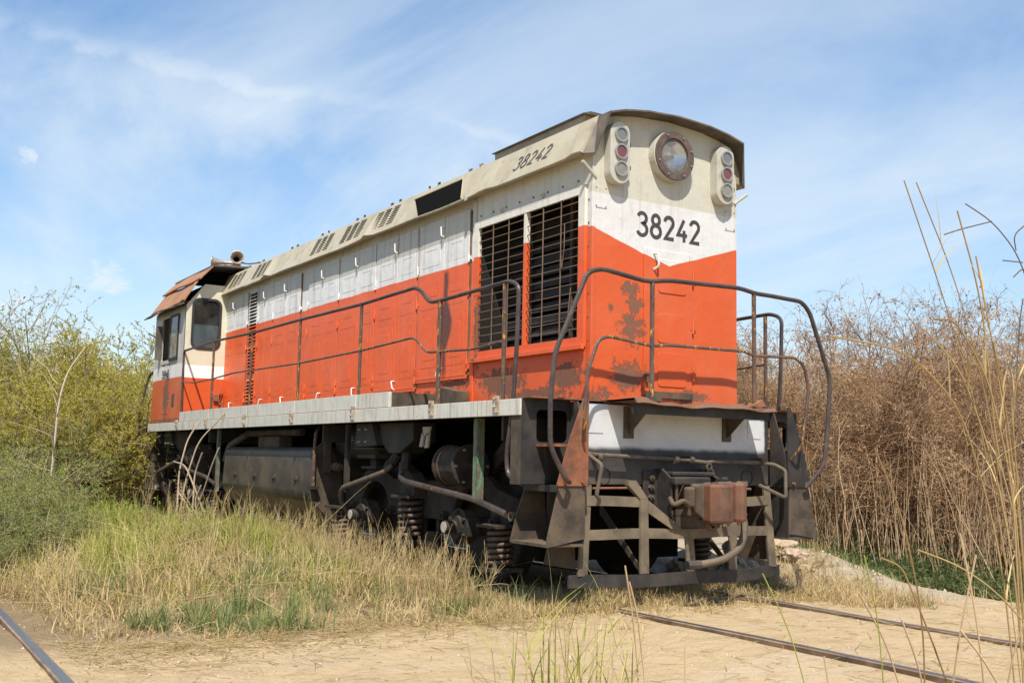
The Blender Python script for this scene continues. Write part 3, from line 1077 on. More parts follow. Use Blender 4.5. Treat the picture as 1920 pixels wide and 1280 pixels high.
# ---- front face fittings
numerals('number', '38242', (-.345, -.0055, 3.105), (1, 0, 0), (0, 0, 1), .205, .151, .034, .98, m_number, loco)
hl = MB().ring((0, 0, 3.845), 'y', .165, .228, -.085, .0, 40).build('headlight', m_lampbox, loco, bevel=.004)
MB().ring((0, 0, 3.845), 'y', .156, .222, -.102, -.0855, 40).build('headlight_ring', m_brownring, hl, bevel=.005)
mb = MB()
vs, fs = [], []
NN = 32
for j in range(5):
    r = .161 * j / 4
    for k in range(NN):
        t = 2 * math.pi * k / NN
        vs.append((r * math.cos(t), -.078 - .02 * (1 - (j / 4) ** 2), 3.845 + r * math.sin(t)))
for j in range(4):
    for k in range(NN):
        fs.append((j * NN + k, j * NN + (k + 1) % NN, (j + 1) * NN + (k + 1) % NN, (j + 1) * NN + k))
MB().add(vs, fs).build('lens', m_lens, hl, smooth=True)
vs = []
for j in range(5):
    r = .16 * j / 4
    for k in range(NN):
        t = 2 * math.pi * k / NN
        vs.append((r * math.cos(t), -.012 - .055 * (j / 4) ** 2, 3.845 + r * math.sin(t)))
MB().add(vs, fs).build('reflector', m_reflector, hl, smooth=True)
MB().tube([(0, -.02, 3.845), (0, -.06, 3.845)], .022, 10).build('bulb', m_axlecap, hl)
bl = MB().tube([(0, 0, 0), (0, -.02, 0)], .013, 6).mesh('bolt', m_chrome)
for a in (20, 62, 118, 200, 245, 300, 340):
    o = bpy.data.objects.new('bolt', bl)
    o.location = (.195 * math.cos(R(a)), -.101, 3.845 + .195 * math.sin(R(a)))
    o.scale = (.6, .7, .6)
    link(o, hl)
for sx in (-1, 1):
    xc = sx * .61
    lb = MB().prism(rrect(xc - .105, xc + .105, 3.497, 4.043, .104, 8), 'y', -.098, -.0045).build('marker_lamp_box', m_lampbox, loco, bevel=.006)
    for (zz, ml_) in ((3.925, m_lens_g), (3.775, m_lens_r), (3.625, m_lens_y)):
        rim = MB().ring((xc, 0, zz), 'y', .054, .067, -.122, -.0985, 24).build('lamp_rim', m_chrome, lb)
        MB().tube([(xc, -.0985, zz), (xc, -.113, zz)], .055, 20).build('lens', ml_, rim)
    for zz in (3.86, 3.66):
        MB().tube([(xc + .105, -.07, zz), (xc + .125, -.07, zz)], .010, 6).tube([(xc + .12, -.07, zz + .015), (xc + .12, -.07, zz - .02)], .012, 6).build('wing_nut', m_dusty, lb)
    MB().tube([(sx * .80, -.003, 3.545), (sx * .95, -.015, 3.655)], .016, 8).build('flag_bracket', m_lampbox, loco)
    MB().box(sx * .745 - .065, sx * .745 + .065, -.0095, -.0045, 3.285, 3.47).build('cover_plate', m_front, loco, bevel=.002)
    for (dx, dz_) in ((-.05, .08), (.05, .08), (-.05, -.08), (.05, -.08)):
        o = bpy.data.objects.new('screw', rv)
        o.location = (sx * .745 + dx, -.010, 3.378 + dz_)
        o.rotation_euler = (0, 0, R(90))
        o.scale = (.5, .6, .6)
        link(o, loco)
# front door in the hood end
fd = MB().box(-.275, .275, -.018, -.0045, 1.72, 3.0)
fd.prism(rrect(-.12, .20, 2.18, 2.44, .03, 3), 'y', -.026, -.017).prism(rrect(-.12, .20, 2.62, 2.92, .03, 3), 'y', -.026, -.017).prism(rrect(-.12, .20, 1.80, 2.10, .03, 3), 'y', -.026, -.017)
fd = fd.build('front_door', m_front, loco, bevel=.005)
MB().tube(fillet([(-.17, -.02, 2.96), (-.165, -.075, 2.96), (-.155, -.07, 2.84), (-.17, -.02, 2.82)], .03, 4), .010, 6).build('handle', m_whandle, fd, smooth=True)
for zz in (2.78, 1.93, 2.35):
    MB().tube([(.285, -.02, zz - .06), (.285, -.02, zz + .06)], .012, 6).box(.25, .32, -.021, -.0185, zz - .03, zz + .03).build('hinge', m_front, fd)
MB().box(-.26, .27, -.035, -.0185, 1.70, 1.755).build('threshold', m_dusty, fd)
MB().box(-.262, -.24, -.05, -.0185, 1.83, 1.90).build('latch', m_dusty, fd)

# ---- end platform and front frame
PL = []
xs = [i * .06 - .78 for i in range(27)]
rr = random.Random(4)
vs = []
for i, xx in enumerate(xs):
    d = .018 * math.sin(xx * 7) + .012 * math.sin(xx * 17 + 1)
    e = .02 * math.sin(xx * 5 + 2)
    vs += [(xx, -.005, 1.642), (xx, -.5 + e, 1.635 + d), (xx, -.5 + e, 1.618 + d), (xx, -.005, 1.622), (xx, -.54 + e, 1.605 + d * .4), (xx, -.532 + e, 1.60 + d * .4)]
fs = []
for i in range(len(xs) - 1):
    a, b = i * 6, (i + 1) * 6
    fs += [(a, b, b + 1, a + 1), (a + 1, b + 1, b + 4, a + 4), (a + 4, b + 4, b + 5, a + 5), (a + 5, b + 5, b + 2, a + 2), (a + 2, b + 2, b + 3, a + 3)]
MB().add(vs, fs).build('end_platform', m_coupler, loco)
MB().box(-.76, .76, -.47, -.46, 1.53, 1.612).build('platform_stiffener', m_black, loco)
MB().box(-1.53, -.79, -.17, .0, 1.632, 1.645).build('walkway_end', m_rust, loco)
MB().box(.79, 1.53, -.20, .0, 1.632, 1.647).build('walkway_end', m_rust, loco)

s = NT('end_plate_paint')
zz = s.math('ADD', s.z, s.math('MULTIPLY', s.math('SUBTRACT', s.noise(6, 5), .5), .045))
xx = s.math('ADD', s.math('ABSOLUTE', s.x), s.math('MULTIPLY', s.math('SUBTRACT', s.noise(9, 4), .5), .03))
f = s.math('MULTIPLY', s.ramp(zz, 1.235, 1.285), s.ramp(xx, 1.035, 1.005))
dk = s.mix(s.ramp(s.noise(6, 7, .6), .35, .7), (.030, .030, .031), (.055, .048, .042))
dk = s.mix(s.math('MULTIPLY', s.ramp(s.z, 1.12, .95), .55), dk, (.13, .10, .065))
wh = s.mix(s.math('MULTIPLY', s.ramp(s.noise(3, 7, .65), .42, .75), .55), (.54, .54, .535), (.30, .29, .28))
wh = s.mix(s.math('MULTIPLY', s.ramp(s.noise(70, 4, .6), .55, .7), .25), wh, (.2, .19, .18))
m_endp = s.finish(s.mix(f, dk, wh), .55, bump=s.noise(8, 5), bump_d=.004)
ep = MB().box(-1.07, 1.07, -.155, -.02, .96, 1.615).build('end_beam', m_endp, loco, bevel=.008)
for sx in (-1, 1):
    MB().box(sx * .89 - .08, sx * .89 + .08, -.161, -.1555, 1.375, 1.54).build('cover_plate', m_endp, ep, bevel=.002)
    MB().prism([(-.46, 1.60), (-.1555, 1.60), (-.1555, 1.36)], 'x', sx * .55 - .006, sx * .55 + .006).box(sx * .55 - .05, sx * .55 + .05, -.17, -.156, 1.34, 1.60).build('platform_bracket', m_dusty, loco)
    MB().ring((sx * .80, 0, 1.03), 'y', .062, .07, -.162, -.1555, 24).build('blanking_disc', m_black, loco)
# step wells on both front corners
for sx in (-1, 1):
    X = lambda a: sx * a
    # flat plate with a rounded opening, behind
    holed('well_plate', [(X(1.075), .96), (X(1.535), .96), (X(1.535), 1.628), (X(1.075), 1.628)], [rrect(min(X(1.10), X(1.40)), max(X(1.10), X(1.40)), 1.29, 1.545, .04)], 'y', -.065, -.053, m_black, loco)
    MB().prism([(X(1.52), .955), (X(1.535), .955), (X(1.535), 1.62), (X(1.52), 1.62)], 'y', -.05, .10).build('well_flange', m_dusty, loco)
    MB().prism([(-.156, .95), (-.355, .95), (-.33, 1.25), (-.20, 1.62), (-.156, 1.62)], 'x', X(1.09), X(1.105)).build('well_side', m_black, loco)
    MB().prism([(X(1.105), .955), (X(1.40), .955), (X(1.38), 1.02), (X(1.29), 1.30), (X(1.17), 1.60), (X(1.14), 1.66), (X(1.105), 1.66)], 'y', -.362, -.350).build('gusset_plate', m_rust if sx < 0 else m_black, loco)
    # lower step box: two tapering cheeks, a tread, an upper rung
    MB().prism([(X(1.13), .975), (X(1.37), .955), (X(1.41), .80), (X(1.475), .55), (X(1.47), .49), (X(1.12), .55)], 'y', -.350, -.338).build('step_cheek', m_dusty, loco)
    MB().prism([(X(1.16), .965), (X(1.33), .945), (X(1.41), .74), (X(1.475), .50), (X(1.12), .50)], 'y', .17, .182).build('step_cheek', m_dusty, loco)
    MB().box(min(X(1.12), X(1.475)), max(X(1.12), X(1.475)), -.34, .17, .49, .512).build('step_tread', m_dusty, loco)
    MB().box(min(X(1.12), X(1.13)), max(X(1.12), X(1.13)), -.34, .17, .51, .95).build('step_back', m_black, loco)
    MB().box(min(X(1.20), X(1.36)), max(X(1.20), X(1.36)), -.34, .17, .905, .955).build('step_rung', m_black, loco)
    MB().box(min(X(1.18), X(1.40)), max(X(1.18), X(1.40)), -.34, .10, 1.255, 1.275).build('step_rung', m_rust, loco)
    for (bx, bz) in ((1.16, .985), (1.33, .985)):
        MB().tube([(X(bx), -.363, bz), (X(bx), -.385, bz)], .014, 6).build('bolt', m_rust, loco)

# ---- handrails
def rail_pipe(name, pts, r, mat, rad=.1, n=8):
    return MB().tube(fillet(pts, rad, 6), r, n).build(name, mat, loco, smooth=True)


yf = -.48
rail_pipe('front_handrail', [(-1.31, -.40, .985), (-1.40, yf, 1.0), (-1.55, yf, 1.25), (-1.555, yf, 1.62), (-1.52, yf, 1.96), (-1.22, yf, 2.615), (-1.08, yf, 2.655), (-.62, yf, 2.60), (-.40, yf, 2.635), (.40, yf, 2.655), (.60, yf, 2.625), (.75, yf, 2.625), (1.17, yf, 2.61), (1.27, yf, 2.52), (1.53, yf, 1.93), (1.48, yf, 1.45), (1.43, yf, 1.14), (1.28, -.40, .95)], .0195, m_rail_b, .09, 9)
rail_pipe('front_midrail', [(-1.17, -.40, 1.30), (-1.235, yf, 1.48), (-1.21, yf, 1.83), (-1.11, yf, 2.09), (-1.01, yf, 2.125), (-.57, yf, 2.08), (-.40, yf, 2.10), (.46, yf, 2.11), (.57, yf, 2.08), (1.08, yf, 2.10), (1.19, yf, 2.03), (1.245, yf, 1.83), (1.15, yf, 1.30), (1.13, -.37, 1.20)], .014, m_rail_y, .07, 7)
for xx in (-.57, .57):
    rail_pipe('handrail_post', [(xx, yf, 1.63), (xx, yf, 2.62)], .019, m_rail_y)
MB().box(-.63, -.51, -.53, -.43, 1.635, 1.665).build('post_foot', m_dusty, loco)
MB().prism([(.46, 1.63), (.66, 1.645), (.62, 1.70), (.55, 1.665)], 'y', -.53, -.43).build('post_foot', m_rust, loco)
for sx in (-1, 1):
    x = sx * 1.50
    rail_pipe('side_handrail', [(x, 10.02, 1.66), (x, 10.05, 2.77), (x, 8.40, 2.79), (x, 6.70, 2.76), (x, 4.93, 2.76), (x, 3.15, 2.745), (x, 1.93, 2.765), (x, 1.80, 2.72), (x, 1.62, 2.585), (x, 1.37, 2.58), (x, .22, 2.605), (x, .075, 2.55), (x, .09, 2.09), (x, .13, 1.60), (x, .215, 1.18), (x, .19, 1.02), (x, -.04, .955)], .0185, m_rail_b, .08, 8)
    rail_pipe('side_midrail', [(x, 10.03, 2.27), (x, 9.34, 2.225), (x, 8.38, 2.235), (x, 7.4, 2.265), (x, 6.5, 2.255), (x, 4.93, 2.235), (x, 3.15, 2.25), (x, 1.96, 2.285), (x, 1.85, 2.25), (x, 1.66, 2.12), (x, 1.38, 2.11), (x, .8, 2.085), (x, .30, 2.115)], .012, m_rail_y, .09, 7)
    for k, yy in enumerate((8.42, 6.69, 4.93, 3.16, 1.41, .29)):
        ztop = 2.76 if yy > 1.9 else 2.59
        rail_pipe('handrail_post', [(x, yy, 1.60), (x, yy + .0, ztop)], .0185 if k != 4 else .022, m_rail_y)
    for yy in (10.02, 8.42, 6.69, 4.93, 3.16, 1.41, .29):
        xo = sx * 1.55
        MB().prism([(yy - .022, 1.52), (yy + .018, 1.52), (yy + .03, 1.60), (yy + .03, 1.66), (yy - .032, 1.66), (yy - .03, 1.60)], 'x', xo, xo + sx * .03).tube([(xo + sx * .025, yy, 1.57), (xo + sx * .043, yy, 1.57)], .014, 6).tube([(xo + sx * .025, yy, 1.635), (xo + sx * .043, yy, 1.635)], .012, 6).build('post_bracket', m_brk, loco, bevel=.004)

# ---- walkway, sill and underframe
for sx in (-1, 1):
    a, b = sorted((sx * 1.55, sx * 1.515))
    MB().box(a, b, -.052, 11.95, 1.497, 1.628).build('sill', m_sill, loco, bevel=.004)
    a, b = sorted((sx * 1.535, sx * 1.50))
    for (y0, y1) in ((2.36, 3.14), (3.15, 4.92), (4.93, 6.68), (6.69, 8.40), (8.41, 10.0)):
        MB().box(a, b, y0, y1 - .006, 1.634, 1.785).build('sill_upper_strip', m_sill, loco, bevel=.003)
        MB().box(*sorted((sx * 1.541, sx * 1.505)), y0, y1 - .006, 1.6285, 1.6335).build('sill_joint', m_rust, loco)
    a, b = sorted((sx * .83, sx * 1.50))
    MB().box(a, b, 2.36, 10.04, 1.76, 1.782).build('walkway', m_dusty, loco)
    a, b = sorted((sx * .84, sx * 1.514))
    MB().box(a, b, 0.0, 2.36, 1.60, 1.622).build('walkway', m_dusty, loco)
MB().box(-1.499, -.86, 2.345, 2.36, 1.63, 1.76).build('walkway_step', m_dusty, loco)
MB().prism([(1.96, 1.63), (2.36, 1.63), (2.36, 1.86), (1.96, 1.80)], 'x', -1.0, -.86).build('hood_foot', m_dusty, loco)
MB().box(-1.0, 1.0, -.01, 11.9, 1.50, 1.60).build('deck_light_block', m_void, loco)  # dark mass added under the hood to block light
MB().box(-.45, .45, .1, 11.8, .95, 1.5).build('spine_light_block', m_void, loco)  # middle of the added light-blocking mass
for yy in (.35, 4.2, 8.6, 11.7):
    MB().box(-1.45, 1.45, yy, yy + .03, 1.30, 1.50).build('cross_member', m_black, loco)

# ---- fuel tank
prof = [(-1.40, 1.14), (-1.385, 1.19), (-1.35, 1.225), (-1.29, 1.245), (1.29, 1.245), (1.35, 1.225), (1.385, 1.19), (1.40, 1.14), (1.42, .66), (1.05, .30), (-1.05, .30), (-1.42, .66)]
tk = MB().prism(prof, 'y', 4.62, 8.02).build('fuel_tank', m_tank, loco, bevel=.07, smooth=True)
MB().prism([(-1.30, 1.30), (-1.22, 1.30), (-1.05, .95), (-1.03, .32), (-1.05, .28), (-1.435, .655), (-1.41, 1.2)], 'y', 4.57, 4.60).build('tank_end_plate', m_dusty, tk)
for yy in (7.4, 6.6, 5.85, 5.1):
    MB().tube([(-1.40, yy, .86), (-1.425, yy, .86)], .042, 12).tube([(-1.425, yy, .86), (-1.44, yy, .86)], .02, 6).build('tank_plug', m_under, tk)
rail_pipe('tank_gauge', [(-1.42, 4.52, .78), (-1.42, 4.52, 1.30), (-1.40, 4.54, 1.42), (-1.34, 4.6, 1.46)], .02, m_rail_y)
MB().box(-1.47, -1.36, 4.48, 4.58, .76, .80).build('gauge_bracket', m_black, loco)
MB().tube([(-1.18, 4.58, 1.02), (-1.18, 4.36, 1.02)], .05, 10).tube([(-1.18, 4.36, 1.02), (-1.18, 4.30, 1.02)], .035, 8).build('drain_valve', m_dusty, loco)
MB().box(-1.30, -1.22, 4.50, 4.56, .95, 1.49).build('tank_hanger', m_dusty, loco)
MB().tube([(-1.20, 7.6, 1.43), (-1.20, 5.5, 1.43)], .045, 10).build('air_pipe', m_dusty, loco)
MB().box(-1.28, -1.10, 6.1, 6.9, 1.22, 1.38).build('junction_box', m_dusty, loco, bevel=.01)
rail_pipe('hose', [(-1.3, 8.25, 1.05), (-1.3, 8.1, 1.25), (-1.28, 7.8, 1.33), (-1.2, 7.6, 1.42)], .045, m_hose, .15)
# air reservoir with faded stencil
rs = MB().tube([(-.98, 3.0, 1.30), (-.98, 4.5, 1.30)], .19, 20).build('air_reservoir', m_black, loco, smooth=True)
numerals('number', '7-200', (-1.175, 4.05, 1.29), (0, -1, 0), (0, 0, 1), .075, .062, .010, 1.0, m_axlecap, rs)

# ---- bogies
coil_pts = [(.115 * math.cos(2 * math.pi * t / 12), .115 * math.sin(2 * math.pi * t / 12), .40 * t / 78) for t in range(79)]
coil = MB().tube(coil_pts, .021, 6).mesh('coil', m_spring, True)
coil_s = MB().tube([(p[0] * .9, p[1] * .9, p[2] * .82) for p in coil_pts], .019, 6).mesh('coil', m_spring, True)
wheel_me = MB()
prof_w = [(.09, -.10), (.20, -.06), (.40, -.035), (.455, -.065), (.525, -.065), (.522, .055), (.55, .062), (.552, .075), (.46, .075), (.40, .03), (.20, .06), (.09, .12)]
n = 40
vs, fs = [], []
for k in range(n):
    t = 2 * math.pi * k / n
    for (r, a) in prof_w:
        vs.append((a, r * math.cos(t), r * math.sin(t)))
m = len(prof_w)
for k in range(n):
    for j in range(m):
        fs.append((k * m + j, k * m + (j + 1) % m, ((k + 1) % n) * m + (j + 1) % m, ((k + 1) % n) * m + j))
wheel_mesh = MB().add(vs, fs).mesh('wheel', m_under, True)


def bogie(yc):
    b = MB()
    for sx in (-1, 1):
        # arched side frame
        x0, x1 = sorted((sx * .98, sx * 1.06))
        top = [(yc - 1.85, .62), (yc - 1.85, .80), (yc - 1.5, .88), (yc - 1.28, 1.0), (yc - .82, 1.0), (yc - .6, .92), (yc + .6, .92), (yc + .82, 1.0), (yc + 1.28, 1.0), (yc + 1.5, .88), (yc + 1.85, .80), (yc + 1.85, .62)]
        bot = []
        for c in (yc + 1.05, yc - 1.05):
            bot += [(c + .46, .55)] + [(c + .36 * math.cos(R(a)), .56 + .32 * math.sin(R(a))) for a in range(0, 181, 20)] + [(c - .46, .55)]
        b.prism(top + bot, 'x', x0, x1)
    b.box(-1.0, 1.0, yc - .25, yc + .25, .62, .92).box(-1.0, 1.0, yc - 1.84, yc - 1.72, .66, .80).box(-1.0, 1.0, yc + 1.72, yc + 1.84, .66, .80)
    fr = b.build('bogie_frame', m_under, loco, bevel=.012)
    for ya in (yc - 1.05, yc + 1.05):
        MB().tube([(-1.1, ya, .525), (1.1, ya, .525)], .09, 14).build('axle', m_under, fr, smooth=True)
        for sx in (-1, 1):
            w = bpy.data.objects.new('wheel', wheel_mesh)
            w.location = (sx * .755, ya, .525)
            w.rotation_euler = (0, 0, 0 if sx < 0 else math.pi)
            link(w, fr)
            q = MB().tube([(sx * 1.06, ya, .525), (sx * 1.18, ya, .525)], .155, 18).tube([(sx * 1.18, ya, .525), (sx * 1.20, ya, .525)], .17, 18).box(*sorted((sx * 1.06, sx * 1.19)), ya - .17, ya + .17, .44, .61)
            q = q.build('axle_box', m_under, fr, bevel=.012)
            MB().tube([(sx * 1.20, ya, .525), (sx * 1.235, ya, .525)], .115, 16).tube([(sx * 1.22, ya, .525), (sx * 1.345, ya, .525)], .058, 14).build('axle_cover', m_under, q)
            MB().tube([(sx * 1.345, ya, .525), (sx * 1.352, ya, .525)], .05, 14).build('axle_cap', m_axlecap, q)
            for a in range(30, 390, 60):
                MB().tube([(sx * 1.20, ya + .14 * math.cos(R(a)), .525 + .14 * math.sin(R(a))), (sx * 1.225, ya + .14 * math.cos(R(a)), .525 + .14 * math.sin(R(a)))], .018, 6).build('bolt', m_under, q)
            for yy, zz in ((ya + .47, .60), (ya - .47, .60)):
                MB().tube([(sx * 1.06, yy, zz), (sx * 1.12, yy, zz)], .045, 8).tube([(sx * 1.12, yy, zz), (sx * 1.15, yy, zz)], .022, 6).build('pivot_pin', m_under, fr)
    for sx in (-1, 1):
        for (yy, me_) in ((yc, coil), (yc - 1.72, coil_s), (yc + 1.72, coil_s)):
            zb = .33 if me_ is coil else .22
            zt = .745 if me_ is coil else .56
            st = MB().box(sx * 1.15 - .15, sx * 1.15 + .15, yy - .17, yy + .17, zt, zt + .025).box(sx * 1.15 - .14, sx * 1.15 + .14, yy - .16, yy + .16, zb - .03, zb).tube([(sx * 1.15, yy, zb), (sx * 1.15, yy, zt)], .06, 10)
            st = st.build('spring_seat', m_under, loco)
            o = bpy.data.objects.new('coil_spring', me_)
            o.location = (sx * 1.15, yy, zb + .015)
            link(o, st)
        x0, x1 = sorted((sx * 1.07, sx * 1.20))
        MB().prism([(yc - .16, .77), (yc + .16, .77), (yc + .16, .90), (yc + .06, 1.02), (yc - .05, 1.0), (yc - .16, .92)], 'x', x0, x1).build('spring_hanger', m_under, loco)
        MB().box(*sorted((sx * 1.00, sx * 1.02)), yc - .36, yc - .30, .18, .80).build('brake_hanger', m_under, loco)
        # leaf pack between the wheels
        lp = MB()
        for k in range(6):
            lp.box(*sorted((sx * 1.0, sx * 1.09)), yc - .40 - .10 + k * .02, yc - .12 - k * .02, .30 + k * .022, .317 + k * .022)
        lp.build('leaf_spring', m_under, loco)
        # brake cylinder
        cyy = yc - 1.10
        bc = MB().tube([(sx * 1.20, cyy + .62 - .05, 1.05), (sx * 1.20, cyy + .62, 1.06), (sx * 1.20, cyy + .62, 1.06)], .2, 22)
        bc = MB().tube([(sx * 1.21, cyy + .18, 1.08), (sx * 1.21, cyy - .16, 1.08)], .175, 22).tube([(sx * 1.21, cyy - .16, 1.08), (sx * 1.21, cyy - .19, 1.08)], .20, 22).tube([(sx * 1.21, cyy + .18, 1.08), (sx * 1.21, cyy + .215, 1.08)], .195, 22)
        bc = bc.build('brake_cylinder', m_under, loco, bevel=.006)
        MB().ring((sx * 1.21, 0, 1.08), 'y', .176, .186, cyy + .12, cyy + .15, 22).build('gasket', m_rail_y, bc)
        MB().tube([(sx * 1.21, cyy + .215, 1.08), (sx * 1.21, cyy + .40, 1.08)], .035, 8).box(sx * 1.21 - .06, sx * 1.21 + .06, cyy + .36, cyy + .46, 1.05, 1.11).build('piston_rod', m_under, bc)
        for a in range(0, 360, 60):
            o = bpy.data.objects.new('bolt', bl)
            o.location = (sx * 1.21 + .165 * math.cos(R(a)), cyy - .19, 1.08 + .165 * math.sin(R(a)))
            link(o, bc)
        MB().tube([(sx * 1.21, cyy - .19, 1.08), (sx * 1.21, cyy - .23, 1.08)], .03, 8).build('centre_plug', m_under, bc)


bogie(2.56)
bogie(10.95)
# sand boxes, hoppers, pipes under the sill
for (y0, s_) in ((2.60, 1), (10.6, 1)):
    for sx in (-1, 1):
        hp = MB()
        x0, x1 = sx * 1.06, sx * 1.32
        x0, x1 = min(x0, x1), max(x0, x1)
        hp.prism([(y0 + .40, 1.495), (y0 - .36, 1.495), (y0 - .37, 1.31), (y0 - .08, 1.185), (y0 + .17, 1.185), (y0 + .38, 1.31)], 'x', x0, x1)
        hp = hp.build('sand_box', m_black, loco, bevel=.012)
        for yy, tl in ((y0 + .10, .12), (y0 - .08, -.02)):
            MB().tube([(sx * 1.24, yy, 1.19), (sx * 1.26, yy + tl, 1.07)], .05, 8).tube([(sx * 1.26, yy + tl, 1.09), (sx * 1.27, yy + tl * 1.3, 1.02)], .062, 6).build('sand_valve', m_under, hp)
        MB().tube(fillet([(sx * 1.28, y0 + .16, 1.06), (sx * 1.36, y0 + .2, .99), (sx * 1.40, y0 + 1.15, .80), (sx * 1.36, y0 + 1.25, .66), (sx * 1.1, y0 + 1.3, .3)], .12, 5), .026, 8).build('sand_pipe', m_hose, hp, smooth=True)
        MB().tube(fillet([(sx * 1.29, y0 - .10, 1.05), (sx * 1.32, y0 - .12, .95), (sx * 1.40, y0 - .35, .92), (sx * 1.40, y0 - 1.73, .80), (sx * 1.40, y0 - 2.25, .70)], .09, 5), .028, 8).build('sand_pipe', m_rail_b, hp, smooth=True)
    bx = MB().prism([(y0 + .86, 1.495), (y0 + .47, 1.495), (y0 + .34, 1.26), (y0 + .86, 1.24)], 'x', -1.38, -1.10).box(-1.40, -1.08, y0 + .33, y0 + .88, 1.225, 1.24)
    bx = bx.build('equipment_box', m_black, loco, bevel=.008)
    for (dy, dz_) in ((.75, 1.43), (.58, 1.43), (.75, 1.30), (.58, 1.30)):
        MB().tube([(-1.38, y0 + dy, dz_), (-1.405, y0 + dy, dz_)], .011, 6).build('bolt', m_axlecap, bx)
    MB().box(-1.36, -1.14, y0 + .40, y0 + .84, 1.13, 1.165).box(-1.28, -1.2, y0 + .55, y0 + .68, 1.04, 1.13).box(-1.34, -1.16, y0 + .42, y0 + .78, 1.02, 1.045).build('side_bearer', m_under, loco)
for (ya, yb) in ((1.82, 1.98), ):
    MB().prism([(2.02, 1.44), (1.86, 1.44), (1.90, 1.36), (2.0, 1.36)], 'x', -1.33, -1.31).prism([(2.08, 1.25), (2.02, 1.25), (1.985, 1.38), (2.03, 1.38)], 'x', -1.33, -1.31).prism([(1.97, 1.24), (1.91, 1.24), (1.88, 1.38), (1.93, 1.38)], 'x', -1.33, -1.31).build('bracket_hook', m_axlecap, loco)
MB().box(-1.42, -1.38, .82, .885, .80, 1.495).box(-1.42, -1.35, .815, .825, .80, 1.495).build('brace_strap', m_rail_g, loco)
MB().box(-1.40, -1.36, 3.63, 3.70, .76, 1.495).build('brace_strap', m_under, loco)
MB().box(-1.40, -1.36, 8.30, 8.38, .60, 1.495).build('brace_strap', m_rail_g, loco)
MB().ring((0, .25, .69), 'x', .026, .038, -1.43, -1.36, 14).build('pipe_end', m_hose, loco)
MB().prism([(.6, 1.49), (.9, 1.49), (1.6, .98), (1.45, .95)], 'x', -.95, -.90).build('diagonal_brace', m_under, loco)

# ---- pilot (cow catcher)
py = lambda x: -.19 - .13 * (1 - (x / 1.1) ** 2)


def pilot_bar(x0, x1, z0, z1, name, mat=None, dy=0.0, thk=.02, tilt=0.0, n=14):
    vs, fs = [], []
    for i in range(n + 1):
        xx = x0 + (x1 - x0) * i / n
        w = .006 * math.sin(xx * 6 + z0 * 9)
        y = py(xx) + dy
        vs += [(xx, y - tilt, z0 + w), (xx, y, z1 + w), (xx, y + thk, z1 + w), (xx, y + thk - tilt, z0 + w)]
    for i in range(n):
        a, b = i * 4, i * 4 + 4
        fs += [(a + k, a + (k + 1) % 4, b + (k + 1) % 4, b + k) for k in range(4)]
    fs += [(0, 3, 2, 1), (n * 4, n * 4 + 1, n * 4 + 2, n * 4 + 3)]
    return MB().add(vs, fs).build(name, mat or m_pilot, loco)


pilot_bar(-1.16, 1.16, .155, .255, 'pilot_blade', m_black, -.022)
pilot_bar(-1.03, 1.03, .53, .61, 'pilot_bar', dy=-.006)
pilot_bar(-1.03, -.50, .79, .87, 'pilot_bar', dy=-.004)
pilot_bar(.50, 1.03, .79, .87, 'pilot_bar', dy=-.004)
for sx in (-1, 1):
    y = py(1.02)
    MB().add([(sx * 1.0, y - .02, .25), (sx * 1.09, y - .02, .25), (sx * 1.03, y, .96), (sx * .955, y, .96), (sx * 1.0, y + .002, .25), (sx * 1.09, y + .002, .25), (sx * 1.03, y + .022, .96), (sx * .955, y + .022, .96)],
             [(0, 1, 2, 3), (4, 7, 6, 5), (0, 4, 5, 1), (1, 5, 6, 2), (2, 6, 7, 3), (3, 7, 4, 0)]).build('pilot_post', m_pilot, loco)
    MB().prism([(-.18, .30), (.25, .30), (.02, .96), (-.14, .96)], 'x', sx * 1.085, sx * 1.10).build('pilot_side', m_dusty, loco)
    y = py(.49) + .004
    MB().prism([(sx * .44, .255), (sx * .53, .255), (sx * .535, .85), (sx * .455, .85)], 'y', y - .015, y + .005).build('pilot_post', m_pilot, loco)
    MB().prism([(sx * .455, .852), (sx * .535, .852), (sx * .66, .96), (sx * .66, 1.0), (sx * .58, 1.0)], 'y', y - .015, y + .03).build('pilot_post_bend', m_pilot, loco)
    yd = py(.32) - .002
    MB().add([(sx * .455, yd, .84), (sx * .455, yd, .74), (sx * .24, yd - .03, .612), (sx * .12, yd - .03, .612), (sx * .455, yd + .015, .84), (sx * .455, yd + .015, .74), (sx * .24, yd - .015, .612), (sx * .12, yd - .015, .612)],
             [(0, 1, 2, 3), (4, 7, 6, 5), (0, 4, 5, 1), (1, 5, 6, 2), (2, 6, 7, 3), (3, 7, 4, 0)]).build('pilot_diagonal', m_pilot, loco)
    MB().prism([(-.3, .26), (-.24, .26), (.3, .7), (.3, .80)], 'x', sx * .48, sx * .49).build('pilot_stay', m_dusty, loco)
MB().prism([(-.045, .256), (.05, .256), (.02, .53), (-.07, .53)], 'y', py(0) - .005, py(0) + .012).build('pilot_post', m_pilot, loco)
MB().prism([(-.16, .56), (.16, .56), (.22, .76), (.1, .80), (-.1, .80), (-.2, .74)], 'y', -.30, -.27).build('pilot_gusset', m_dusty, loco)

# dark boxes added for the deep shade behind the pilot and beneath
MB().box(-1.02, .50, .42, .50, .30, .96).build('pilot_shade_plate', m_void, loco)
MB().box(-.98, .98, .60, .72, .62, .98).build('pilot_shade_beam', m_void, loco)
MB().box(-.50, .50, .62, 3.9, .34, .66).build('under_shade_box', m_void, loco)
MB().box(-.50, .50, 9.6, 12.0, .34, .66).build('under_shade_box', m_void, loco)

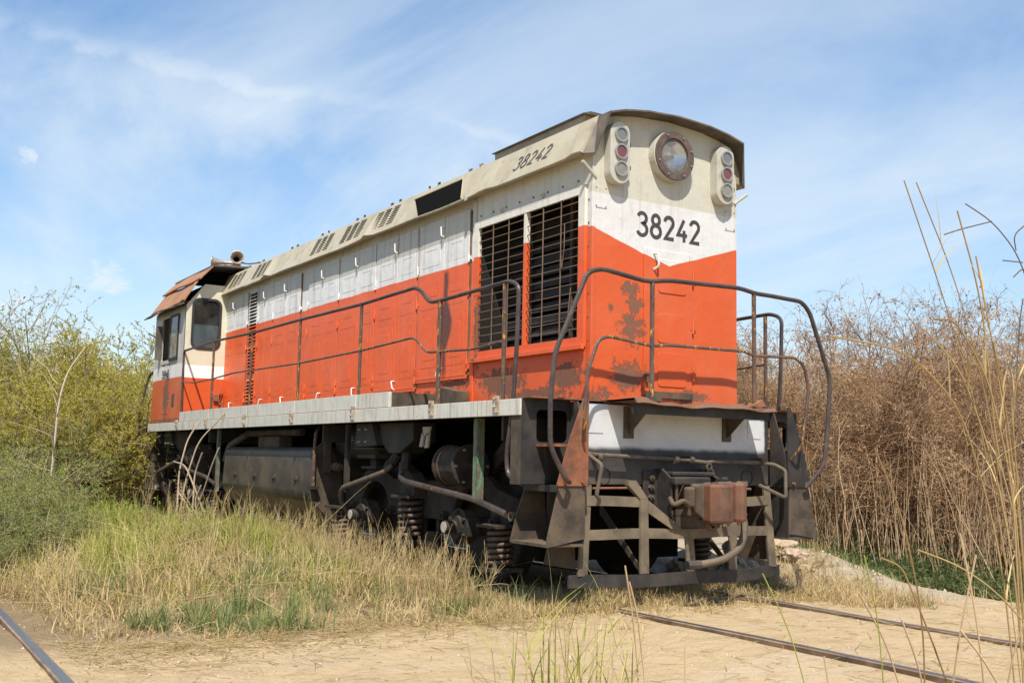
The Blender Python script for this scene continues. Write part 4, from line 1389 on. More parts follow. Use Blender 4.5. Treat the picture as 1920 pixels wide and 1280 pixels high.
# ---- coupler
db = MB()
for sx in (-1, 1):
    db.prism([(-.158, 1.10), (-.24, 1.10), (-.36, 1.02), (-.36, .76), (-.30, .70), (-.158, .70)], 'x', sx * .235, sx * .255)
    db.box(*sorted((sx * .235, sx * .40)), -.178, -.1575, .72, 1.08)
db.box(-.235, .235, -.36, -.158, 1.04, 1.075).box(-.235, .235, -.30, -.158, .70, .725)
db = db.build('draft_box', m_black, loco, bevel=.01)
for zz in (.78, .86, .94, 1.02):
    for sx in (-1, 1):
        MB().tube([(sx * .325, -.178, zz), (sx * .325, -.205, zz)], .028, 6).tube([(sx * .325, -.205, zz), (sx * .325, -.225, zz)], .014, 6).build('bolt', m_dusty, db)
MB().box(-.09, .09, -.48, -.10, .80, .97).build('coupler_shank', m_coupler, loco, bevel=.02)
MB().box(-.27, .12, -.43, -.36, .965, 1.035).build('shank_carrier', m_black, loco, bevel=.015)
MB().tube([(-.23, -.395, .97), (-.23, -.395, .80)], .013, 7).build('carrier_bolt', m_dusty, loco)
MB().tube(fillet([(-.27, -.36, .86), (-.30, -.44, .80), (-.23, -.48, .85), (-.16, -.48, .81), (-.15, -.46, .73)], .06), .02, 8).build('lift_hook', m_dusty, loco, smooth=True)
ch = MB().add([(-.09, -.38, .80), (.10, -.38, .80), (.10, -.38, .985), (-.09, -.38, .985), (-.175, -.56, .74), (.15, -.60, .72), (.15, -.60, 1.005), (-.175, -.56, .965), (-.15, -.64, .68), (.14, -.68, .70), (.14, -.68, 1.01), (-.15, -.64, 1.005)],
              [(0, 3, 2, 1), (0, 1, 5, 4), (1, 2, 6, 5), (2, 3, 7, 6), (3, 0, 4, 7), (4, 5, 9, 8), (5, 6, 10, 9), (6, 7, 11, 10), (7, 4, 8, 11), (8, 9, 10, 11)]).build('coupler_head', m_dusty, loco, bevel=.022)
MB().prism([(-.145, -.60), (.01, -.62), (.045, -.66), (.06, -.72), (.03, -.785), (-.04, -.80), (-.11, -.775), (-.155, -.71)], 'z', .675, .985).build('knuckle', m_coupler, ch, bevel=.022)
MB().prism([(.04, -.62), (.14, -.58), (.175, -.64), (.185, -.73), (.165, -.80), (.115, -.815), (.075, -.76)], 'z', .685, 1.0).build('guard_arm', m_coupler, ch, bevel=.025)
MB().prism([(-.20, -.44), (-.13, -.40), (-.09, -.52), (-.16, -.56)], 'z', .79, .955).build('locking_lug', m_dusty, ch, bevel=.02)
MB().prism([(-.13, -.50), (-.04, -.44), (.06, -.46), (.05, -.62), (-.11, -.63)], 'z', .625, .70).build('coupler_chin', m_dusty, ch, bevel=.02)
MB().tube([(-.09, -.69, .655), (-.09, -.69, 1.0)], .030, 10).build('knuckle_pin', m_dusty, ch)
MB().ring((-.08, -.60, .655), 'y', .022, .045, -.665, -.62, 14).build('lock_eye', m_coupler, ch)
# uncoupling lever
ul = MB().tube(fillet([(-.99, -.36, .86), (-1.03, -.37, .88), (-1.0, -.40, 1.12), (-1.06, -.25, 1.22), (-.98, -.25, 1.20), (-.15, -.25, 1.18), (-.10, -.25, 1.18), (.23, -.27, 1.155), (.30, -.25, 1.165), (.85, -.25, 1.165), (1.0, -.30, 1.15), (1.06, -.37, 1.10), (1.03, -.40, .86), (.93, -.38, .90), (.80, -.30, .97)], .03, 4), .0165, 8).build('uncoupling_lever', m_hose, loco, smooth=True)
for xx in (-.92, -.12, .05, .88):
    MB().ring((xx, -.25, 1.175), 'x', .017, .036, xx - .02, xx + .02, 12).box(xx - .018, xx + .018, -.25, -.157, 1.185, 1.205).build('lever_bracket', m_dusty, ul)
MB().ring((.235, -.30, 1.12), 'y', .022, .032, -.285, -.270, 14).build('lever_eye', m_hose, ul)
MB().ring((.235, -.30, 1.072), 'x', .026, .035, .230, .240, 14).tube([(.235, -.32, 1.05), (.20, -.45, 1.01)], .012, 6).tube([(.16, -.50, 1.015), (.26, -.46, 1.02)], .02, 8).build('lift_link', m_black, ul)
# air hose
hs_ = MB().tube(fillet([(.30, -.20, .86), (.29, -.45, .85), (.285, -.60, .78), (.285, -.66, .62), (.22, -.66, .46), (.06, -.62, .37), (-.12, -.56, .34)], .14, 6), .031, 10).build('air_hose', m_hose, loco, smooth=True)
MB().tube([(-.12, -.56, .34), (-.23, -.53, .335)], .036, 10).build('hose_coupling', m_black, hs_)
MB().tube([(.287, -.565, .81), (.285, -.625, .72)], .044, 10).build('hose_clamp', m_hose, hs_)
rail_pipe('brake_pipe', [(.24, -.17, .955), (.42, -.22, .90), (.62, -.22, .93), (.80, -.20, .93)], .012, m_hose, .06)
rail_pipe('brake_pipe', [(-1.03, -.17, .93), (-.6, -.19, .935), (-.45, -.2, .94)], .010, m_rust, .06)

# ---- cab
cy0, cy1 = 10.05, 11.97
cab = [(-1.5, 1.66), (1.5, 1.66), (1.5, 3.53), (1.22, 3.885), (-1.22, 3.885), (-1.5, 3.53)]
win = [rrect(-1.385, -.955, 2.835, 3.625, .10), rrect(.955, 1.385, 2.835, 3.625, .10)]
ce = holed('cab_end_wall', cab, win, 'y', cy0 - .012, cy0 + .012, m_cabend, loco)
for w in (((-1.385, -.955)), ((.955, 1.385))):
    o_ = rrect(w[0] - .028, w[1] + .028, 2.807, 3.653, .125)
    wf = holed('window_seal', o_, [rrect(w[0] + .012, w[1] - .012, 2.847, 3.613, .09)], 'y', cy0 - .024, cy0 - .0125, m_rubber, ce)
    MB().prism(rrect(w[0] + .008, w[1] - .008, 2.843, 3.617, .09), 'y', cy0 - .004, cy0 + .002).build('pane', m_glass, wf)
holed('cab_rear_wall', cab, [rrect(-.95, -.35, 2.85, 3.45, .08), rrect(.35, .95, 2.85, 3.45, .08)], 'y', cy1 - .012, cy1 + .012, m_cabend, loco)
for w in ((-.95, -.35), (.35, .95)):
    MB().prism(rrect(w[0], w[1], 2.85, 3.45, .08), 'y', cy1 - .003, cy1 + .003).build('pane', m_glass, loco)
for sx in (-1, 1):
    a, b = sorted((sx * 1.5, sx * 1.476))
    cs = holed('cab_side_wall', [(cy0 + .0125, 1.66), (cy1 - .0125, 1.66), (cy1 - .0125, 3.52), (cy0 + .0125, 3.52)], [rrect(10.42, 11.50, 2.68, 3.42, .05)], 'x', a, b, m_cabside, loco)
    xo = sx * 1.506
    fr_ = holed('window_frame', rrect(10.37, 11.55, 2.63, 3.46, .07), [rrect(10.43, 11.49, 2.69, 3.41, .04)], 'x', min(xo, xo - sx * .012), max(xo, xo - sx * .012), m_lampbox, cs)
    sash = holed('sliding_sash', rrect(10.40, 10.93, 2.66, 3.43, .05), [rrect(10.44, 10.89, 2.71, 3.39, .04)], 'x', xo, xo + sx * .022, m_rubber, fr_)
    MB().prism(rrect(10.43, 10.90, 2.70, 3.40, .04), 'x', xo + sx * .006, xo + sx * .010).build('pane', m_side_glass, sash)
    MB().box(*sorted((xo, xo + sx * .10)), 11.48, 11.52, 2.72, 3.30).build('wind_deflector', m_visor, fr_)
    MB().tube(fillet([(xo, 10.9, 2.60), (xo + sx * .05, 10.9, 2.60), (xo + sx * .05, 11.2, 2.60), (xo, 11.2, 2.60)], .02), .010, 6).build('grab_rail', m_rail_b, cs)
    MB().tube([(xo, 11.80, 3.12), (xo + sx * .12, 11.98, 3.22)], .012, 6).build('mirror_arm', m_rubber, cs)
    a, b = sorted((sx * 1.505, sx * 1.4765))
    MB().box(a, b, 10.06, 11.96, 1.635, 1.70).build('cab_skirt', m_rust, cs)
    MB().box(*sorted((sx * 1.5005, sx * 1.504)), 10.88, 11.30, 1.78, 2.36).build('worn_panel', m_black if False else m_cabside, cs)
    MB().box(*sorted((sx * 1.5005, sx * 1.509)), 10.50, 10.64, 1.90, 2.10).build('data_plate', m_dusty, cs)
MB().box(-1.5, -1.47, 10.055, 10.09, 1.66, 3.52).build('cab_corner_strip', m_rust, loco)
numerals('number', '38242', (-1.506, 11.36, 2.385), (0, -1, 0), (0, 0, 1), .135, .094, .018, .95, m_number, loco)
MB().box(-1.47, 1.47, 10.07, 11.95, 1.70, 1.74).build('cab_floor', m_void, loco)
MB().box(-1.2, 1.2, 10.07, 11.95, 3.87, 3.884).build('cab_ceiling', m_void, loco)
# inside: control desk and seats
dk_ = MB().prism([(10.45, 1.74), (11.0, 1.74), (11.0, 2.75), (10.75, 2.85), (10.45, 2.6)], 'x', -.55, .55).build('control_desk', m_void, loco)
for sx in (-1, 1):
    MB().box(sx * .95 - .24, sx * .95 + .24, 11.25, 11.70, 2.15, 2.27).box(sx * .95 - .22, sx * .95 + .22, 11.62, 11.72, 2.27, 3.02).tube([(sx * .95, 11.47, 1.74), (sx * .95, 11.47, 2.15)], .05, 8).build('seat', m_void, loco, bevel=.03)
# roof sheets, bent and overlapping
for sx in (-1, 1):
    vs = []
    n_ = 16
    for i in range(n_ + 1):
        yy = 9.93 + (12.12 - 9.93) * i / n_
        d = .012 * math.sin(yy * 5) + (.05 * math.exp(-((yy - 10.0) / .15) ** 2))
        for (xx, zz) in ((1.56, 3.545), (1.33, 3.93), (1.325, 3.945), (1.57, 3.57)):
            vs.append((sx * xx + sx * d * .3, yy, zz + d * .6))
    fs = []
    for i in range(n_):
        a, b = i * 4, i * 4 + 4
        fs += [(a + k, a + (k + 1) % 4, b + (k + 1) % 4, b + k) for k in range(4)]
    fs += [(0, 1, 2, 3), tuple(n_ * 4 + k for k in range(4))]
    MB().add(vs, fs).build('roof_sheet', m_cabroof, loco)
    vs = []
    for i in range(n_ + 1):
        yy = 9.80 + (12.14 - 9.80) * i / n_
        d = .01 * math.sin(yy * 4 + 1)
        for (xx, zz) in ((1.37, 3.915), (1.15, 4.165), (1.15, 4.18), (1.385, 3.935)):
            vs.append((sx * xx, yy, zz + d))
    MB().add(vs, fs).build('roof_sheet', m_cabroof, loco)
    vs = []
    for i in range(n_ + 1):
        yy = 9.98 + (12.2 - 9.98) * i / n_
        d = .015 * math.sin(yy * 6) - .03 * (i / n_)
        for (xx, zz) in ((1.55, 3.535), (1.66, 3.49), (1.665, 3.505), (1.55, 3.56)):
            vs.append((sx * xx, yy, zz + d * .6))
    MB().add(vs, fs).build('roof_gutter', m_visor, loco)
MB().prism([(-1.17, 4.155), (0, 4.215), (1.17, 4.155), (1.17, 4.185), (0, 4.245), (-1.17, 4.185)], 'y', 9.80, 12.14).build('roof_top', m_visor, loco)
MB().prism([(-1.30, 3.9), (1.30, 3.9), (1.14, 4.15), (0, 4.21), (-1.14, 4.15)], 'y', 10.35, 10.38).build('roof_gap_shade', m_void, loco)  # added black sheet for the shade in the open roof gap
# horns
for k, (xx, dy, dz_, sc_) in enumerate(((-.70, 0, .0, 1.0), (-.86, .22, -.02, .85))):
    base = Vector((xx, 10.15 + dy, 4.36 + dz_))
    pr = [(.0, .032), (.22, .036), (.36, .05), (.46, .08), (.50, .105)]
    d = Vector((-.25, -1, .03)).normalized() if k == 0 else Vector((-.95, .35, .03)).normalized()
    pts = [base - d * .25 + d * p[0] * sc_ for p in pr]
    hn = MB().tube(pts, [p[1] * sc_ for p in pr], 14, caps=False).tube([base - d * .30, base - d * .25], .06 * sc_, 12)
    hn = hn.build('horn', m_horn, loco, smooth=True)
    tip = base - d * .25 + d * .33 * sc_
    MB().tube([tip, tip + d * .004], .040 * sc_, 14).build('horn_throat_shade', m_void, hn)  # black disc, the dark of the open throat put into colour
    e1 = base - d * .25 + d * .50 * sc_
    rim_ = [e1 + (d.cross(Vector((0, 0, 1))).normalized() * math.cos(2 * math.pi * q / 18) + Vector((0, 0, 1)) * math.sin(2 * math.pi * q / 18)) * .105 * sc_ for q in range(19)]
    MB().tube(rim_, .009, 6, caps=False).build('horn_rim', m_horn, hn, smooth=True)
    MB().tube([base - d * .05, base - d * .05 - Vector((0, 0, .14))], .018, 6).build('horn_bracket', m_horn, hn)
rail_pipe('air_pipe', [(-.68, 10.3, 4.36), (-.64, 10.0, 4.30), (-.62, 9.7, 4.24), (-.6, 9.0, 4.17)], .012, m_rust, .1)
MB().box(-.85, -.5, 10.0, 10.4, 4.20, 4.235).build('horn_plate', m_visor, loco)
# grey electrical fitting hanging beside the cab
rail_pipe('cable_loop', [(-.88, 9.98, 2.20), (-.95, 9.95, 2.05), (-.90, 9.96, 1.9), (-.86, 9.98, 2.0), (-.86, 9.95, 1.82)], .012, m_rust, .06)
MB().box(-1.0, -.88, 9.99, 10.036, 1.98, 2.10).build('junction_box', m_rust, loco, bevel=.01)

# ---- rear end
MB().box(-1.07, 1.07, 12.3, 12.42, .96, 1.615).build('end_beam', m_endp, loco)
MB().box(-1.5, 1.5, 11.96, 12.45, 1.61, 1.632).build('end_platform', m_dusty, loco)
MB().box(-.14, .14, 12.4, 12.95, .78, 1.0).build('coupler_shank', m_rust, loco, bevel=.03)
MB().prism([(-.22, 12.95), (.22, 12.95), (.25, 13.3), (-.2, 13.25)], 'z', .72, 1.02).build('coupler_head', m_dusty, loco, bevel=.03)
for sx in (-1, 1):
    rail_pipe('rear_handrail', [(sx * 1.42, 12.0, 2.62), (sx * 1.47, 12.4, 2.5), (sx * 1.60, 12.42, 1.88), (sx * 1.57, 12.42, 1.2), (sx * 1.42, 12.42, .80)], .021, m_rail_b, .09)
    rail_pipe('rear_midrail', [(sx * 1.42, 12.0, 2.15), (sx * 1.45, 12.4, 2.05), (sx * 1.46, 12.42, 1.5), (sx * 1.42, 12.42, .92)], .014, m_rail_y, .09)
    MB().prism([(sx * 1.1, .96), (sx * 1.45, .96), (sx * 1.2, 1.62), (sx * 1.1, 1.62)], 'y', 12.35, 12.36).build('gusset_plate', m_black, loco)
    MB().prism([(sx * 1.12, .96), (sx * 1.36, .96), (sx * 1.47, .50), (sx * 1.12, .50)], 'y', 12.33, 12.345).build('step_cheek', m_dusty, loco)
    MB().box(*sorted((sx * 1.12, sx * 1.47)), 11.9, 12.33, .49, .51).build('step_tread', m_dusty, loco)
# ------------------------------------------------------------------ plants
rng = np.random.default_rng(23)


def unit(v):
    return v / np.maximum(np.linalg.norm(v, axis=-1, keepdims=True), 1e-9)


def grow(base, dirs, length, nseg, curl, grav, rng):
    """polylines (n, nseg+1, 3)"""
    n = len(base)
    pts = np.zeros((n, nseg + 1, 3))
    pts[:, 0] = base
    d = unit(dirs)
    step = (length / nseg)[:, None]
    for i in range(nseg):
        d = unit(d + rng.normal(0, curl, (n, 3)) + np.array([0, 0, grav]))
        pts[:, i + 1] = pts[:, i] + d * step
    return pts


def branch(par, k, rng, spread=0.9, t0=0.25, up=0.0):
    """k children a parent: start points and directions"""
    n, m, _ = par.shape
    t = rng.uniform(t0, 0.98, (n, k)) * (m - 1)
    i = np.minimum(t.astype(int), m - 2)
    f = (t - i)[..., None]
    ii = np.arange(n)[:, None]
    p = par[ii, i] * (1 - f) + par[ii, i + 1] * f
    tan = unit(par[ii, i + 1] - par[ii, i])
    d = unit(tan + rng.normal(0, spread, tan.shape) + np.array([0, 0, up]))
    return p.reshape(-1, 3), d.reshape(-1, 3), (t / (m - 1)).reshape(-1)


def tubes(pts, r0, r1, sides=3):
    n, m, _ = pts.shape
    r0 = np.broadcast_to(np.asarray(r0, float), (n,))
    r1 = np.broadcast_to(np.asarray(r1, float), (n,))
    tan = unit(pts[:, -1] - pts[:, 0])
    a = unit(np.cross(tan, np.array([0.31, 0.83, 0.47])))
    b = np.cross(tan, a)
    rad = r0[:, None] + (r1 - r0)[:, None] * np.linspace(0, 1, m)[None]
    V = []
    for k in range(sides):
        th = 2 * math.pi * k / sides
        V.append(pts + rad[..., None] * (a[:, None] * math.cos(th) + b[:, None] * math.sin(th)))
    V = np.stack(V, 2).reshape(-1, 3)
    I = np.arange(n * m * sides).reshape(n, m, sides)
    Q = []
    for k in range(sides):
        k2 = (k + 1) % sides
        Q.append(np.stack([I[:, :-1, k], I[:, :-1, k2], I[:, 1:, k2], I[:, 1:, k]], -1).reshape(-1, 4))
    return V, np.concatenate(Q)


def merge(parts):
    vs, qs, o = [], [], 0
    for v, q in parts:
        vs.append(v)
        qs.append(q + o)
        o += len(v)
    return np.concatenate(vs), np.concatenate(qs)


def leaves(c, size, rng, aspect=2.6, droop=0.0, axis=None):
    n = len(c)
    d = unit(rng.normal(0, 1, (n, 3)) + np.array([0, 0, -droop])) if axis is None else unit(axis + rng.normal(0, .45, (n, 3)))
    s = unit(np.cross(d, rng.normal(0, 1, (n, 3))))
    L = (size * rng.uniform(.55, 1.35, n))[:, None]
    W = L / aspect
    V = np.stack([c, c + d * L * .5 + s * W * .5, c + d * L, c + d * L * .5 - s * W * .5], 1).reshape(-1, 3)
    return V, np.arange(4 * n).reshape(n, 4)


def blades(pos, h, w, lean, rng, nseg=3, flop=0.25, wind=(0, 0)):
    """grass blades: tapered ribbons (quads)"""
    n = len(pos)
    az = rng.uniform(0, 2 * math.pi, n)
    dirh = np.stack([np.cos(az), np.sin(az), np.zeros(n)], 1)
    side = np.stack([-np.sin(az + rng.normal(0, .9, n)), np.cos(az), np.zeros(n)], 1)
    side = unit(side)
    ln = np.abs(rng.normal(0, lean, n))[:, None]
    V = []
    for i in range(nseg + 1):
        t = i / nseg
        ww = (w * (1 - t) ** .8 + .0008)[:, None] * .5
        off = dirh * (ln * t + flop * t * t * ln * 2.2) * h[:, None]
        c = pos + off + np.array([0, 0, 1.0]) * (h * t * (1 - .18 * t * np.minimum(ln[:, 0] * 2, 2)))[:, None] + np.array([wind[0], wind[1], 0]) * (t * t * h)[:, None]
        V += [c - side * ww, c + side * ww]
    V = np.stack(V, 1)
    m = 2 * (nseg + 1)
    I = np.arange(n * m).reshape(n, m)
    Q = np.concatenate([np.stack([I[:, 2 * i], I[:, 2 * i + 1], I[:, 2 * i + 3], I[:, 2 * i + 2]], 1) for i in range(nseg)])
    return V.reshape(-1, 3), Q


def obj(name, vq, mat, parent=None, smooth=False):
    o = bpy.data.objects.new(name, npmesh(name, vq[0], [vq[1]], mat, smooth))
    return link(o, parent)


m_twig_d = leafy('dry_twig', [(.055, .032, .02), (.27, .158, .082), (.44, .28, .15), (.55, .405, .245)], transl=0.0)
m_leaf_d = leafy('dry_leaf', [(.20, .095, .05), (.36, .19, .097), (.49, .295, .155), (.56, .40, .24)], transl=0.3)
m_bark = leafy('pale_bark', [(.20, .155, .085), (.34, .27, .16), (.47, .38, .25)], transl=0.0)
m_leaf_o = leafy('olive_leaf', [(.25, .25, .035), (.41, .375, .055), (.56, .465, .08), (.65, .51, .15)], transl=0.45)
m_leaf_g = leafy('feathery_leaf', [(.10, .17, .03), (.18, .25, .048), (.28, .32, .07), (.46, .41, .14)], transl=0.3)
m_leaf_w = leafy('weed_leaf', [(.04, .068, .022), (.075, .105, .033), (.125, .145, .05), (.24, .20, .10)], transl=0.3)
m_straw = leafy('straw', [(.25, .175, .07), (.41, .295, .13), (.55, .415, .205), (.64, .51, .29)], transl=0.15)
m_grass = leafy('yellow_green_grass', [(.17, .22, .035), (.30, .34, .06), (.44, .43, .095), (.58, .50, .20)], transl=0.3)
m_grass_g = leafy('green_grass', [(.11, .16, .05), (.17, .22, .07), (.25, .275, .10), (.38, .33, .16)], transl=0.3)
m_cane = leafy('dry_cane', [(.26, .165, .085), (.38, .255, .14), (.49, .345, .20), (.55, .41, .25)], transl=0.0)
m_stick = plain('bare_stick', (.36, .265, .175), .8, var=.4)


# ---- dry thorn brush, right
def dry_shrub(seed, h=4.2):
    r = np.random.default_rng(seed)
    n = 13
    b = np.concatenate([r.normal(0, .35, (n, 2)), np.zeros((n, 1))], 1)
    d = np.concatenate([b[:, :2] * .55 + r.normal(0, .18, (n, 2)), np.ones((n, 1))], 1)
    st = grow(b, d, r.uniform(.62, 1.0, n) * h, 9, .13, .06, r)
    p1, d1, t1 = branch(st, 11, r, .75, .22, .25)
    l1 = r.uniform(.5, 1.25, len(p1)) * (1.15 - .5 * t1)
    s1 = grow(p1, d1, l1, 5, .24, .02, r)
    p2, d2, _ = branch(s1, 6, r, .9, .15, .1)
    s2 = grow(p2, d2, r.uniform(.18, .55, len(p2)), 4, .34, -.04, r)
    p3, d3, _ = branch(s2, 4, r, 1.0, .2, .0)
    s3 = grow(p3, d3, r.uniform(.08, .26, len(p3)), 2, .4, -.05, r)
    stems = merge([tubes(st, r.uniform(.014, .026, n), .005, 5), tubes(s1, .0085, .003, 3)])
    tw = merge([tubes(s2, .0042, .0022, 3), tubes(s3, .0030, .0018, 3)])
    ends = np.concatenate([s2[:, -1], s3[:, -1], s3[:, 1]])
    ends = ends[r.random(len(ends)) < .5]
    lf = leaves(ends, .042, r, 1.9, .5)
    return stems, tw, lf


def as_meshes(nm, tr, mats):
    return [npmesh(a, v, [q], m) for a, (v, q), m in zip(nm, tr, mats)]


def place(protos, name, nm, loc, rz, sc, label, cat, group):
    e = empty(name, loc)
    tag(e, label, cat, group)
    for a, me in zip(nm, protos):
        o = bpy.data.objects.new(a, me)
        o.rotation_euler = (0, 0, rz)
        o.scale = sc
        o.parent = e
        COL.objects.link(o)
    return e


NM = ('stems', 'twigs', 'dead_leaves')
dry = [as_meshes(NM, dry_shrub(s_), (m_twig_d, m_twig_d, m_leaf_d)) for s_ in (1, 2, 3, 4)]
spots = []
r = np.random.default_rng(5)
# three staggered rows along the right-hand side of the track
for row, (x0, k, hs0) in enumerate(((7.6, 13, .86), (9.2, 13, .98), (11.2, 12, 1.02), (14.0, 11, 1.12), (18.5, 10, 1.3))):
    for i in range(k):
        t = i / (k - 1)
        y = -3.2 + t * (13.5 + row * 5) + r.uniform(-.4, .4)
        x = x0 + r.uniform(-.45, .45) + .12 * max(0, y - 4) * (1 if row < 3 else 1.6)
        spots.append((x, y, hs0 * r.uniform(.86, 1.06) * float(np.clip(.70 + .06 * (y + 2), .66, 1.12)), row))
for (x, y, sc, row) in spots:
    z = float(hgt(np.array([x]), np.array([y]))[0])
    place(dry[r.integers(4)], 'thorn_shrub', NM, (x, y, z - .05), r.uniform(0, 6.28), (sc * r.uniform(.9, 1.15),) * 2 + (sc,),
          'dry brown thorn shrub in the dense thicket right of the locomotive', 'shrub', 'dry thorn shrubs right of the track')

# dry canes standing in the thicket foot
n = 4200
x = rng.uniform(5.6, 12.5, n)
y = rng.uniform(-4, 14, n)
keep = x > 5.9 + .10 * np.abs(y - 1) + rng.normal(0, .3, n)
x, y = x[keep], y[keep]
b = np.stack([x, y, hgt(x, y) - .03], 1)
d = np.stack([rng.normal(0, .16, len(x)), rng.normal(0, .16, len(x)), np.ones(len(x))], 1)
cn = grow(b, d, rng.uniform(.5, 2.1, len(x)), 4, .06, .02, rng)
o = obj('dry_canes', tubes(cn, rng.uniform(.004, .011, len(x)), .002, 4), m_cane)
tag(o, 'tan dry canes crowding upright at the foot of the brown thicket', 'canes', kind='stuff')


# ---- ferny green weeds (undergrowth)
def fern_patch(px, py, pz, hh, rng, nfr=10, fl=.35, leaf=.028, per=12):
    n = len(px)
    base = np.repeat(np.stack([px, py, pz], 1), nfr, 0)
    hh = np.repeat(hh, nfr)
    az = rng.uniform(0, 6.28, n * nfr)
    d = np.stack([np.cos(az) * .75, np.sin(az) * .75, rng.uniform(.5, 1.4, n * nfr)], 1)
    fr = grow(base, d, hh * rng.uniform(.6, 1.15, n * nfr), 4, .15, -.16, rng)
    p, dd, _ = branch(fr, per, rng, .9, .15, .1)
    return tubes(fr, .003, .0012, 3), leaves(p, leaf, rng, 2.4, 0, dd)


n = 1300
x = rng.uniform(2.9, 9.0, n)
y = rng.uniform(-4.5, 7, n)
keep = (x > 3.5 + .30 * np.clip(y, 0, 9) + .3 * fbm(x, y, .9, 2)) & (x + .25 * y < 8.4)
x, y = x[keep], y[keep]
st, lf = fern_patch(x, y, hgt(x, y) - .02, rng.uniform(.12, .7, len(x)) * (1 - .6 * np.exp(-((x - 3.4) / .9) ** 2)), rng, 9, leaf=.05, per=13)
o = obj('weed_leaves', lf, m_leaf_w)
tag(o, 'low ferny green weeds growing below the brown thicket', 'weeds', kind='stuff')
o = obj('weed_stems', st, m_leaf_w)
tag(o, 'thin stems of the green weeds below the thicket', 'weeds', kind='stuff')
# scattered green shoots inside the dry thicket
ns = 40
x = rng.uniform(7, 12, ns)
y = rng.uniform(-1, 10, ns)
z = hgt(x, y) + rng.uniform(.3, 2.2, ns)
st, lf = fern_patch(x, y, z, rng.uniform(.25, .5, ns), rng, 12, leaf=.045, per=14)
o = obj('green_shoots', lf, m_leaf_w)
tag(o, 'scattered green shoots showing through the dry thicket', 'leaves', kind='stuff')


# ---- leafy thicket, left
def leafy_shrub(seed, h, n=9, sp=.5, dens=1.0, leaf=.05, open_=0.0):
    r = np.random.default_rng(seed)
    b = np.concatenate([r.normal(0, .22, (n, 2)), np.zeros((n, 1))], 1)
    d = np.concatenate([r.normal(0, sp, (n, 2)), np.ones((n, 1))], 1)
    st = grow(b, d, r.uniform(.65, 1.05, n) * h, 8, .12, .05, r)
    p1, d1, t1 = branch(st, 10, r, .8, .12 + open_, .15)
    s1 = grow(p1, d1, r.uniform(.45, 1.1, len(p1)) * (1.2 - .55 * t1) * h / 3.2, 5, .2, .01, r)
    p2, d2, _ = branch(s1, 6, r, .85, .15, .05)
    s2 = grow(p2, d2, r.uniform(.2, .5, len(p2)), 3, .28, -.05, r)
    p3, d3, _ = branch(s2, max(2, int(round(11 * dens))), r, .8, .1, .05)
    stems = merge([tubes(st, r.uniform(.012, .024, n) * h / 3, .005, 5), tubes(s1, .007, .0025, 3), tubes(s2, .003, .0015, 3)])
    return stems, leaves(p3, leaf, r, 2.6, .1, d3)


NL = ('trunk', 'crown')
ol = [as_meshes(NL, leafy_shrub(s_, 3.2, 20, .46, 2.3, .048), (m_bark, m_leaf_o)) for s_ in (31, 32, 33)]
fe = [as_meshes(NL, leafy_shrub(s_, 1.5, 16, .75, 1.5, .038), (m_bark, m_leaf_g)) for s_ in (41, 42)]
tl = [as_meshes(NL, leafy_shrub(s_, 4.0, 7, .36, .45, .05, .3), (m_bark, m_leaf_g)) for s_ in (51, 52)]


def put(pr, name, x, y, sc, label, cat, group, dz_=0.0, zs=1.0):
    z = float(hgt(np.array([x]), np.array([y]))[0]) - .05 + dz_
    return place(pr, name, NL, (x, y, z), r.uniform(0, 6.28), (sc, sc, sc * zs), label, cat, group)


OL = 'yellow-olive shrub in the thicket behind the cab end of the locomotive'
for (x, y, sc) in ((-3.3, 12.6, .76), (-5.0, 12.2, .70), (-2.4, 14.0, .92), (-4.0, 14.4, .9), (-5.8, 12.6, .72), (-1.0, 16.0, 1.08), (-2.8, 17.0, 1.08), (-4.9, 17.2, .98), (-6.6, 15.4, .84), (.6, 17.6, 1.1), (-1.2, 19.5, 1.2), (-3.6, 20.5, 1.2), (-6.0, 20.0, 1.05), (-8.2, 18.0, .9), (1.8, 20.5, 1.2), (-6.2, 10.8, .6), (-8.0, 13.5, .7), (-9.6, 16.5, .75), (-3.2, 13.0, .84), (-1.9, 12.9, .78), (-4.9, 13.2, .76), (-1.7, 14.8, .95), (-5.6, 15.8, .86), (-3.4, 15.7, 1.0), (-7.4, 16.8, .85), (-2.0, 18.2, 1.12), (0.2, 15.2, .95), (-.6, 13.8, .85), (-2.6, 16.0, 1.05), (-4.4, 16.0, 1.0), (-1.4, 17.2, 1.1), (-3.4, 18.4, 1.15), (-5.4, 18.6, 1.1), (-7.0, 18.8, 1.0), (-8.8, 20.5, 1.05), (-6.2, 14.0, .8), (-7.2, 14.6, .78), (-10.5, 19.0, .95)):
    put(ol[r.integers(3)], 'olive_shrub', x, y, sc, OL, 'shrub', 'olive shrubs left of the cab')
for (x, y, sc, lb) in ((-2.9, 15.2, 1.22, 'tall sparse tree with thin feathery crown rising above the thicket nearest the cab'), (-4.7, 15.4, 1.2, 'sparse feathery tree standing left of the tallest one above the thicket'), (-6.2, 14.6, 1.0, 'thin bare-branched tree at the left edge of the picture')):
    put(tl[r.integers(2)], 'feathery_tree', x, y, sc, lb, 'tree', 'sparse trees above the left thicket')
